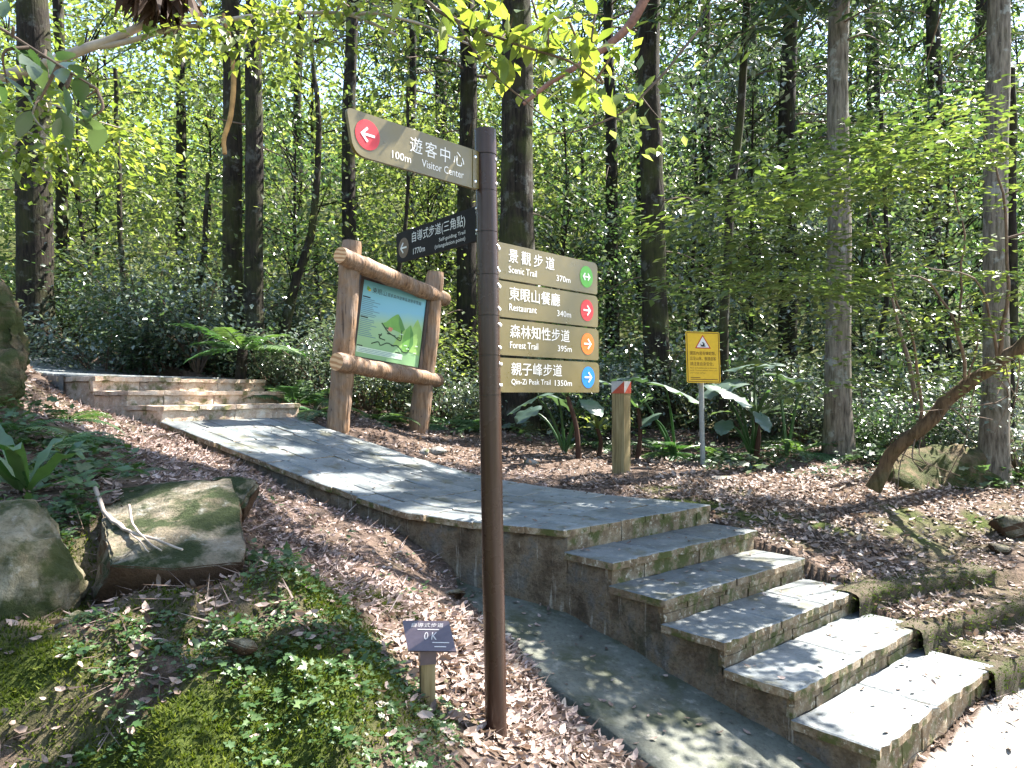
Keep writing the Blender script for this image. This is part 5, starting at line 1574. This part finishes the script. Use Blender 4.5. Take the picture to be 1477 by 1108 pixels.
clumps(2600, (-52, 52), (15, 62), 3.2, 30, .0075)
clumps(800, (-52, 52), (24, 62), 8.0, 30, .0075)
# the wood goes on around and behind the viewer
clumps(520, (-24, 24), (-18, -7), 9.5, 30, .026, 1.0)
clumps(260, (-26, -10), (-9, 13), 9.0, 30, .026, 1.0)
clumps(90, (13, 26), (-9, 12), 6.0, 30, .026, 1.0)
V, F, T = scatter(DIAMOND, np.vstack(FP), np.vstack(FD), np.vstack(FN), np.concatenate(FS), np.concatenate(FT))
tag(mk('far_forest', V, F, MT['leaf_far'], None, False, T), 'distant mass of sunlit leaves on the hillside behind the trees', None, None, 'stuff')
# ------------------------------------------------------------------ ferns
def frond_geo(L, npin, wid, droop, seed):
    rs = np.random.default_rng(seed)
    k = np.linspace(0, 1, 12)
    C = np.stack([k * 0, k * L * (1 - .12 * k), L * (.42 * k - droop * k ** 2)], -1)
    tv, tf = tube(C, np.linspace(.006, .0015, 12) * (L / .7), 4, False)
    parts = [(tv, tf)]
    P, D, N, S = [], [], [], []
    tz = unit(np.gradient(C, axis=0))
    for i in range(npin):
        f = .12 + .86 * i / (npin - 1)
        c = np.array([np.interp(f, k, C[:, j]) for j in range(3)]); t = np.array([np.interp(f, k, tz[:, j]) for j in range(3)])
        ln = wid * math.sin(math.pi * min(1, .12 + f * .9)) ** .7 * (1 - .35 * f) * rs.uniform(.9, 1.1) + .01
        for s_ in (-1, 1):
            P.append(c); D.append(np.array([s_, .35, -.12 + rs.normal() * .06]) + t * .25); N.append(np.cross(t, [1, 0, 0]) * -1 + rs.normal(size=3) * .12); S.append(ln)
    pin = (np.array([[0, -.02, 0], [.07, .25, .01], [.05, .7, 0], [0, 1, -.06], [-.05, .7, 0], [-.07, .25, .01]]), np.array([[0, 1, 2], [0, 2, 3], [0, 3, 4], [0, 4, 5]]))
    N = np.array(N); N[N[:, 2] < 0] *= -1
    V, F, _ = scatter(pin, np.array(P), np.array(D), N, np.array(S))
    parts.append((V, F.tolist()))
    return join(parts)
FROND = {}
for key, args in {'small': (.55, 22, .13, .55, 1), 'mid': (.8, 28, .19, .5, 2), 'big': (1.25, 34, .28, .42, 3)}.items():
    V, F = frond_geo(*args)
    FROND[key] = [build_mesh('frond', V, F, MT['fern'], False, np.full(len(V), t)) for t in (.25, .55, .9)]
def fern(label, loc, n, s, key='small', seed=0, tilt=0.0, name='fern', trunk=None, group='ferns on the forest floor'):
    rs = np.random.default_rng(seed)
    o = thing(name, label, 'fern', loc, group)
    top = np.zeros(3)
    if trunk:
        V, F = tube([np.array(loc) - [0, 0, .2], np.array(loc) + [0, 0, trunk * .5], np.array(loc) + [.02, 0, trunk]], [.10, .08, .07], 12, True, .2, 3, 9)
        mk('trunk', V, F, MT['bark_dark'], o, True); top = np.array([.02, 0, trunk - .02])
    for i in range(n):
        me = FROND[key][rs.integers(0, 3)]
        f = bpy.data.objects.new('frond', me); col.objects.link(f); f.parent = o
        f.location = tuple(top); q = s * rs.uniform(.75, 1.15); f.scale = (q, q, q)
        f.rotation_euler = (rs.uniform(-.25, .35) + tilt, rs.normal() * .12, 2 * math.pi * i / n + rs.uniform(-.3, .3))
    return o
fern('tree fern with a short dark trunk behind the upper steps', on(347, 560, 9.8) , 10, .85, 'big', 3, 0, 'tree_fern', .75, None)
fern('broad pale fern left of the map board post', on(425, 600, 9.6), 8, .75, 'big', 4, .1)
fern('fern under the lower crossbar of the map board', on(545, 620, 10.0), 10, 1.0, 'mid', 5)
fern('fern right of the map board near the dark trunk', on(640, 618, 10.8), 10, 1.0, 'mid', 6)
fern('small fern left of the map board foot', on(455, 612, 9.2), 8, .9, 'mid', 7)
fern('fern at the foot of the thick trunk behind the signpost', on(700, 625, 10.6), 8, .9, 'mid', 8)
fern('bright fern between the marker post and the yellow sign', on(955, 650, 10.0), 11, .95, 'mid', 9)
fern('fern just right of the yellow sign pole', on(1045, 650, 9.8), 10, .9, 'mid', 10)
fern('fern at the left foot of the pale trunk', on(1150, 662, 9.4), 10, .95, 'mid', 11)
fern('fern left of the marker post', on(855, 650, 10.2), 9, .85, 'mid', 12)
fern('fern at the right foot of the pale trunk', on(1250, 668, 9.2), 8, .8, 'mid', 13)
fern('fern behind the large leaves right of the yellow sign', on(1105, 640, 10.6), 9, .95, 'mid', 14)
fern('fern at the right edge behind the pale conifer', on(1480, 705, 8.8), 8, .9, 'mid', 15)
fern('fern growing on the left bank above the boulders', on(70, 640, 4.6), 9, .75, 'small', 16)
fern('small fern on the left bank nearest the upper steps', on(95, 612, 5.6), 9, .9, 'small', 17)
fern('fern at the left edge below the moss covered rock', on(20, 612, 4.6), 9, .9, 'small', 18)
fern('fern arching over the litter left of the upper steps', on(120, 650, 4.9), 8, .8, 'small', 19)
fern('small fern behind the flat rock slab', on(190, 690, 4.3), 8, .6, 'small', 20)

# ------------------------------------------------------------------ bird's-nest fern and strap-leaved plants
def strap_geo(L, w_, arch, n=12, fold=.2):
    V, F = [], []
    for i in range(n + 1):
        f = i / n
        ww = w_ * (.35 + .65 * math.sin(math.pi * min(1, .08 + f * .80))) * (1 if f < .93 else max(.03, (1 - f) / .07))
        c = np.array([0, L * f * (1 - .25 * arch * f), L * (.95 * f - arch * .75 * f ** 2.4)])
        wv = .012 * math.sin(f * 19)
        V += [c + [-ww, 0, ww * fold + wv], c, c + [ww, 0, ww * fold - wv]]
    for i in range(n):
        F += [(i * 3, i * 3 + 1, i * 3 + 4, i * 3 + 3), (i * 3 + 1, i * 3 + 2, i * 3 + 5, i * 3 + 4)]
    return np.array(V), F
def strap_plant(name, label, loc, n, L, w_, arch, seed, mat='fern', cat='plant', stem=None, spread=(.15, .9)):
    rs = np.random.default_rng(seed)
    o = thing(name, label, cat, loc)
    top = np.zeros(3)
    if stem:
        P_ = spline([np.array(loc) - [0, 0, .1], np.array(loc) + np.array(stem) * .5 + [.04, 0, 0], np.array(loc) + np.array(stem)], 9)
        V, F = tube(P_, np.linspace(.036, .024, 9), 9, True, .15, 2, 8); mk('stem', V, F, plain('red_stem', (.05, .025, .016), .8, .2, .3, 12), o, True); top = np.array(stem)
    meshes = []
    for k_ in range(3):
        V, F = strap_geo(L, w_, arch * (.7 + .3 * k_), 12)
        meshes.append(build_mesh('frond', V, F, MT[mat], True, np.full(len(V), .25 + .3 * k_)))
    for i in range(n):
        f = bpy.data.objects.new('frond', meshes[rs.integers(0, 3)]); col.objects.link(f); f.parent = o; f.location = tuple(top)
        q = rs.uniform(.7, 1.1); f.scale = (q, q, q)
        f.rotation_euler = (-rs.uniform(*spread) + .25, rs.normal() * .08, 2 * math.pi * i / n * 1.0 + rs.uniform(-.25, .25))
    return o
strap_plant('birds_nest_fern', 'large strap-leaved fern rosette at the left above the boulder', on(38, 715, 3.75), 16, .5, .036, .55, 4, 'fern', 'fern', None, (-.15, .75))
strap_plant('strap_leaf_plant', 'upright strap-leaved plant between the large leaves right of the yellow sign', on(1088, 640, 9.4), 16, .62, .032, .55, 5, 'leaf_mid', 'plant', (.02, 0, .55))
strap_plant('strap_leaf_plant', 'small strap-leaved plant left of the marker post', on(862, 640, 9.6), 14, .5, .028, .55, 6, 'leaf_bright', 'plant', (0, 0, .35))
strap_plant('strap_leaf_plant', 'red-stemmed plant bending right under the lowest direction board', on(835, 652, 9.0), 9, .42, .032, .6, 7, 'leaf_mid', 'plant', (-.14, 0, .75))
strap_plant('strap_leaf_plant', 'reddish stemmed plant directly right of the marker post', on(918, 640, 9.5), 8, .45, .032, .6, 8, 'leaf_mid', 'plant', (.02, 0, .65))

# ------------------------------------------------------------------ giant heart-shaped leaves
def taro_leaf(L, w_, wave, seed):
    rs = np.random.default_rng(seed)
    V, F = [], []
    nu, nv = 14, 8
    for i in range(nu + 1):
        f = i / nu
        prof = math.sin(math.pi * (f * .93 + .07)) ** .75 * (1.15 - .55 * f)
        for j in range(-nv, nv + 1):
            g = j / nv
            back = -.22 * L * max(0, 1 - f * 4) * abs(g) ** 1.2
            x = g * w_ * prof
            y = L * (f - .15) + back
            z = -.16 * L * (f ** 2) - .10 * w_ * g * g + wave * math.sin(f * 17 + abs(g) * 3 + seed) * abs(g) ** 1.5 + .012 * abs(math.sin(f * 22)) * (abs(g))
            V.append((x, y, z))
    m_ = 2 * nv + 1
    for i in range(nu):
        for j in range(2 * nv):
            F.append((i * m_ + j, i * m_ + j + 1, (i + 1) * m_ + j + 1, (i + 1) * m_ + j))
    return np.array(V), F
TL = [build_mesh('leaf', *taro_leaf(.66, .36, .022, s_), MT['taro'], True, np.full(15 * 17, .2 + .3 * s_)) for s_ in range(3)]
def taro(label, loc, leaves, seed):
    rs = np.random.default_rng(seed)
    o = thing('giant_taro', label, 'plant', loc)
    for (px, py, Y, s, yaw, pitch) in leaves:
        c = at(px, py, Y)
        st = spline([np.array(loc), (np.array(loc) + c) / 2 + [0, 0, .12], c], 10)
        V, F = tube(st, np.linspace(.022, .010, 10), 7, False); mk('stalk', V, F, MT['fern'], o, True, np.full(len(V), .5))
        f = bpy.data.objects.new('leaf', TL[rs.integers(0, 3)]); col.objects.link(f); f.parent = o
        f.location = tuple(c - np.array(loc)); s *= .82; f.scale = (s, s, s); f.rotation_euler = (pitch, rs.normal() * .1, yaw)
    return o
taro('large-leaved plant behind the lowest direction board', on(815, 645, 9.6), [(775, 572, 9.3, .95, 1.7, -.35), (805, 574, 9.4, .9, -1.2, -.4), (850, 545, 9.5, .8, -1.4, -.1), (850, 580, 9.3, .6, -2.5, -.5), (765, 590, 9.8, .7, 2.4, -.4)], 1)
taro('large-leaved plant with a ragged pale leaf left of the yellow sign', on(975, 650, 9.8), [(960, 556, 9.4, 1.25, -1.9, -.3), (900, 545, 9.7, .85, -1.2, .1), (940, 600, 9.6, .6, 2.2, -.4)], 2)
taro('large-leaved plant with a small pale lower leaf right of the yellow sign', on(1085, 650, 9.6), [(1055, 552, 9.3, 1.0, 1.5, -.25), (1040, 560, 9.1, .95, -2.2, -.35), (1090, 525, 9.5, .9, 1.4, -.05), (1098, 600, 9.0, .5, -2.6, -.8), (1045, 610, 9.2, .45, 2.6, -.6)], 3)
taro('large-leaved plant reaching left in front of the pale trunk', on(1135, 655, 9.3), [(1120, 540, 9.3, .95, -1.7, -.2), (1160, 548, 9.0, .85, -1.5, -.15), (1120, 525, 9.6, .7, 1.3, 0)], 4)

# ------------------------------------------------------------------ leaf litter (beyond counting)
def masonry(x, y):
    return inpoly(x, y, pathpoly) | inpoly(x, y, stairpoly) | inpoly(x, y, strippoly) | inpoly(x, y, uppoly)
mossI = lambda x, y: mossf[np.clip(np.searchsorted(GY, y), 0, ny - 1), np.clip(np.searchsorted(GX, x), 0, nx - 1)]
grI = lambda x, y: grav[np.clip(np.searchsorted(GY, y), 0, ny - 1), np.clip(np.searchsorted(GX, x), 0, nx - 1)]
def litter(name, n, xr, yr, size, proto, mat, label, tint=(0, 1), tilt=.35, mossq=.85, pw=1.0, lift=.006, keepf=None):
    x = rng.uniform(*xr, n); y = yr[0] + (yr[1] - yr[0]) * rng.random(n) ** pw
    vis = np.abs(x) < y * .76 + .3
    dens = np.clip(.62 + .55 * fbm(np.stack([x * 1.6, y * 1.6, x * 0], -1), 3), 0.12, 1)
    k = vis & ~masonry(x, y) & (rng.random(n) > mossI(x, y) * mossq) & (rng.random(n) < dens) & ((grI(x, y) < .5) | (rng.random(n) < .05))
    if keepf is not None: k &= keepf(x, y)
    x, y = x[k], y[k]; n = len(x)
    P = np.stack([x, y, gz(x, y) + rng.random(n) * lift * 2 + lift * .3], -1)
    N = gnorm(x, y) + rng.normal(size=(n, 3)) * tilt
    V, F, T = scatter(proto, P, rnd_dir(n) * [1, 1, .3], N, rng.uniform(*size, n), rng.uniform(*tint, n))
    return tag(mk(name, V, F, MT[mat], None, False, T), label, None, None, 'stuff')
litter('leaf_litter', 50000, (-4.2, 4.6), (2.2, 7.6), (.022, .06), DRY, 'dry', 'dry brown leaves carpeting the ground beside the path', (0, .85), .4, .96)
litter('leaf_litter', 40000, (-6.5, 7.5), (6.0, 12.5), (.03, .075), DRY, 'dry', 'dry leaves scattered over the ground beyond the path', (0, .9), .35, lift=.01)
litter('needle_litter', 24000, (-4.2, 4.0), (2.2, 8.0), (.05, .15), (BLADE[0] * [.22, 1, 1], BLADE[1]), 'dry', 'fine dry needles and twigs among the fallen leaves', (.1, .8), .25, .95, lift=.008)
litter('leaf_litter', 5200, (-.75, .75), (2.5, 4.4), (.03, .07), DRY, 'dry', 'larger pale dry leaves heaped around the foot of the signpost', (.25, 1), .5, 1.0, lift=.014, keepf=lambda x, y: (x > -.55 + .2 * (y - 3)))
litter('leaf_litter', 6500, (1.5, 6.5), (5.0, 8.4), (.04, .09), DRY, 'dry', 'pale tan leaves strewn on the slope right of the stairs', (.45, 1), .35, .6, lift=.012)
litter('leaf_litter', 22000, (-4.6, .6), (3.0, 8.2), (.018, .05), DRY, 'dry_pale_lit', 'pinkish dried leaf fragments, paled by painted-in sunlight, on the slope left of the path', (0, 1), .35, .8, lift=.008, keepf=lambda x, y: (CX + x / y * FOC > 70 + np.maximum(HY + (EYE - gz(x, y)) / y * FOC - 575, 0) * 1.25) & (x < .35))
litter('needle_litter', 16000, (-4.6, .6), (3.0, 8.2), (.04, .13), (BLADE[0] * [.22, 1, 1], BLADE[1]), 'dry_pale_lit', 'dry needles, paled by painted-in sunlight, on the slope left of the path', (0, .9), .25, .8, lift=.010, keepf=lambda x, y: (CX + x / y * FOC > 70 + np.maximum(HY + (EYE - gz(x, y)) / y * FOC - 575, 0) * 1.25) & (x < .35))
# a few leaves blown on to the paving
n = 320
xs_, ys_, zs_ = [], [], []
while len(xs_) < n:
    q = rng.random()
    if q < .40:
        i = rng.random() * (arc[-1] - .1); v = rng.random(); p_ = on_path(i, v); xs_.append(p_[0]); ys_.append(p_[1]); zs_.append(p_[2] + .006)
    elif q < .75:
        f = rng.random() * 3.99; v = rng.random(); a_ = lerp_poly(STRIP_IN, f) * v + lerp_poly(STRIP_OUT, f) * (1 - v); xs_.append(a_[0]); ys_.append(a_[1]); zs_.append(strip_z(a_[0], a_[1]) + .012)
    else:
        k = rng.integers(1, 6); s_ = TREAD * (k - 1) + rng.uniform(.04, TREAD - .02); p_ = sp(s_, rng.uniform(.05, 1.55), Z0 - RISE * k + .006); xs_.append(p_[0]); ys_.append(p_[1]); zs_.append(p_[2])
P = np.stack([xs_, ys_, zs_], -1)
V, F, T = scatter(DRY, P, rnd_dir(n) * [1, 1, .1], np.array([0, 0, 1.0]) + rng.normal(size=(n, 3)) * .15, rng.uniform(.02, .055, n), rng.uniform(.1, .9, n))
tag(mk('leaf_litter', V, F, MT['dry'], None, False, T), 'few dry leaves lying on the paving, steps and channel', None, None, 'stuff')

# ------------------------------------------------------------------ moss and small herbs on the bank
n = 110000
x = rng.uniform(-2.3, .2, n); y = 1.75 + 1.9 * rng.random(n)
k = (rng.random(n) < mossI(x, y) * 1.1) & (np.abs(x) < y * .74)
x, y = x[k], y[k]; n = len(x)
P = np.stack([x, y, gz(x, y) - .002], -1)
N = gnorm(x, y)
V, F, T = scatter((BLADE[0] * [1.6, 1, 1], BLADE[1]), P, N + rng.normal(size=(n, 3)) * .55, rnd_dir(n), rng.uniform(.010, .026, n), np.clip(.5 + .35 * fbm(np.stack([x * 5, y * 5, x * 0], -1), 2) + rng.normal(size=n) * .2, 0, 1))
tag(mk('moss', V, F, MT['moss_t'], None, False, T), 'short bright green moss covering the near bank', None, None, 'stuff')
# moss fringe on the earth steps
P = np.vstack([t_.reshape(-1, 3) for t_ in TE]); 
n = 8000
i0 = rng.integers(0, len(P), n)
q = P[i0] + rng.normal(size=(n, 3)) * [.05, .05, .02]
V, F, T = scatter((BLADE[0] * [1.4, 1, 1], BLADE[1]), q, np.array([.2, -.6, .2]) + rng.normal(size=(n, 3)) * .7, rnd_dir(n), rng.uniform(.010, .03, n), rng.random(n) * .4)
tag(mk('moss', V, F, MT['moss_t'], None, False, T), 'moss and rootlets fringing the earth steps right of the stairs', None, None, 'stuff')

LOBED = (np.array([[0, 0, 0], [.14, .14, .02], [.36, .22, .03], [.20, .40, .03], [.30, .62, .02], [.14, .70, .0], [0, 1.05, -.06], [-.14, .70, .0], [-.30, .62, .02], [-.20, .40, .03], [-.36, .22, .03], [-.14, .14, .02], [0, .45, -.02]]), np.array([[i, (i + 1) % 12, 12] for i in range(12)]))
def herbs(name, label, n, fx, size, nl, mat, hgt, cond=None):
    x, y = fx(n)
    k = ~masonry(x, y)
    dn = fbm(np.stack([x * 2.2, y * 2.2, x * 0 + 4], -1), 3)
    k &= dn > -.42
    px_, py_ = CX + x / y * FOC, HY + (EYE - gz(x, y)) / y * FOC
    k &= ~((px_ > 132) & (px_ < 360) & (py_ < 892) & (py_ > 690))
    if cond is not None: k &= cond(x, y)
    x, y = x[k], y[k]; n = len(x)
    base = np.stack([x, y, gz(x, y)], -1)
    big = rng.random(n) ** 3 * 1.1 + .55
    c = np.repeat(base, nl, 0)
    m_ = len(c)
    a = rng.uniform(0, 6.28, m_); t_ = np.repeat(big, nl)
    off = np.stack([np.cos(a), np.sin(a), np.zeros(m_)], -1)
    Pq = c + off * (rng.random(m_) * size[1] * .7)[:, None] + np.stack([0 * a, 0 * a, rng.random(m_) * hgt * t_ + .006], -1)
    V, F, T = scatter(LOBED if rng.random() < .99 else BROAD, Pq, off + rng.normal(size=(m_, 3)) * .3 + [0, 0, .1], np.array([0, -.25, 1.0]) + rng.normal(size=(m_, 3)) * .3, rng.uniform(*size, m_) * t_, np.clip(np.repeat(rng.random(n), nl) * .7 + rng.random(m_) * .3, 0, 1))
    return tag(mk(name, V, F, MT[mat], None, True, T), label, None, None, 'stuff')
herbs('ground_cover', 'small leafy herbs sprouting through the moss on the near bank', 2300, lambda n: (rng.uniform(-2.0, -.2, n), rng.uniform(1.9, 3.0, n)), (.014, .03), 5, 'herb', .025)
herbs('ground_cover', 'leafy weeds growing around the boulders', 800, lambda n: (rng.uniform(-2.6, -1.0, n), rng.uniform(2.75, 3.7, n)), (.02, .045), 7, 'herb', .07)
herbs('ground_cover', 'dense green weeds on the left bank above the boulders', 1100, lambda n: (rng.uniform(-4.2, -1.9, n), rng.uniform(3.4, 5.6, n)), (.03, .065), 7, 'herb', .12, lambda x, y: (CX + x / y * FOC) < 60 + np.maximum(HY + (EYE - gz(x, y)) / y * FOC - 575, 0) * 1.3)
herbs('ground_cover', 'sparse weeds on the litter slope between bank and path', 90, lambda n: (rng.uniform(-2.5, -.3, n), rng.uniform(3.2, 5.5, n)), (.02, .04), 5, 'herb', .04)
herbs('ground_cover', 'low green weeds along the forest edge', 900, lambda n: (rng.uniform(-8, 8, n), rng.uniform(9.2, 12.5, n)), (.06, .13), 8, 'leaf_mid', .25, lambda x, y: (y > 9.9 - .12 * x) & (y > 9.6))
herbs('ground_cover', 'weeds at the far edge of the litter right of the yellow sign', 260, lambda n: (rng.uniform(2.2, 6.5, n), rng.uniform(8.2, 9.6, n)), (.05, .10), 7, 'leaf_mid', .16)
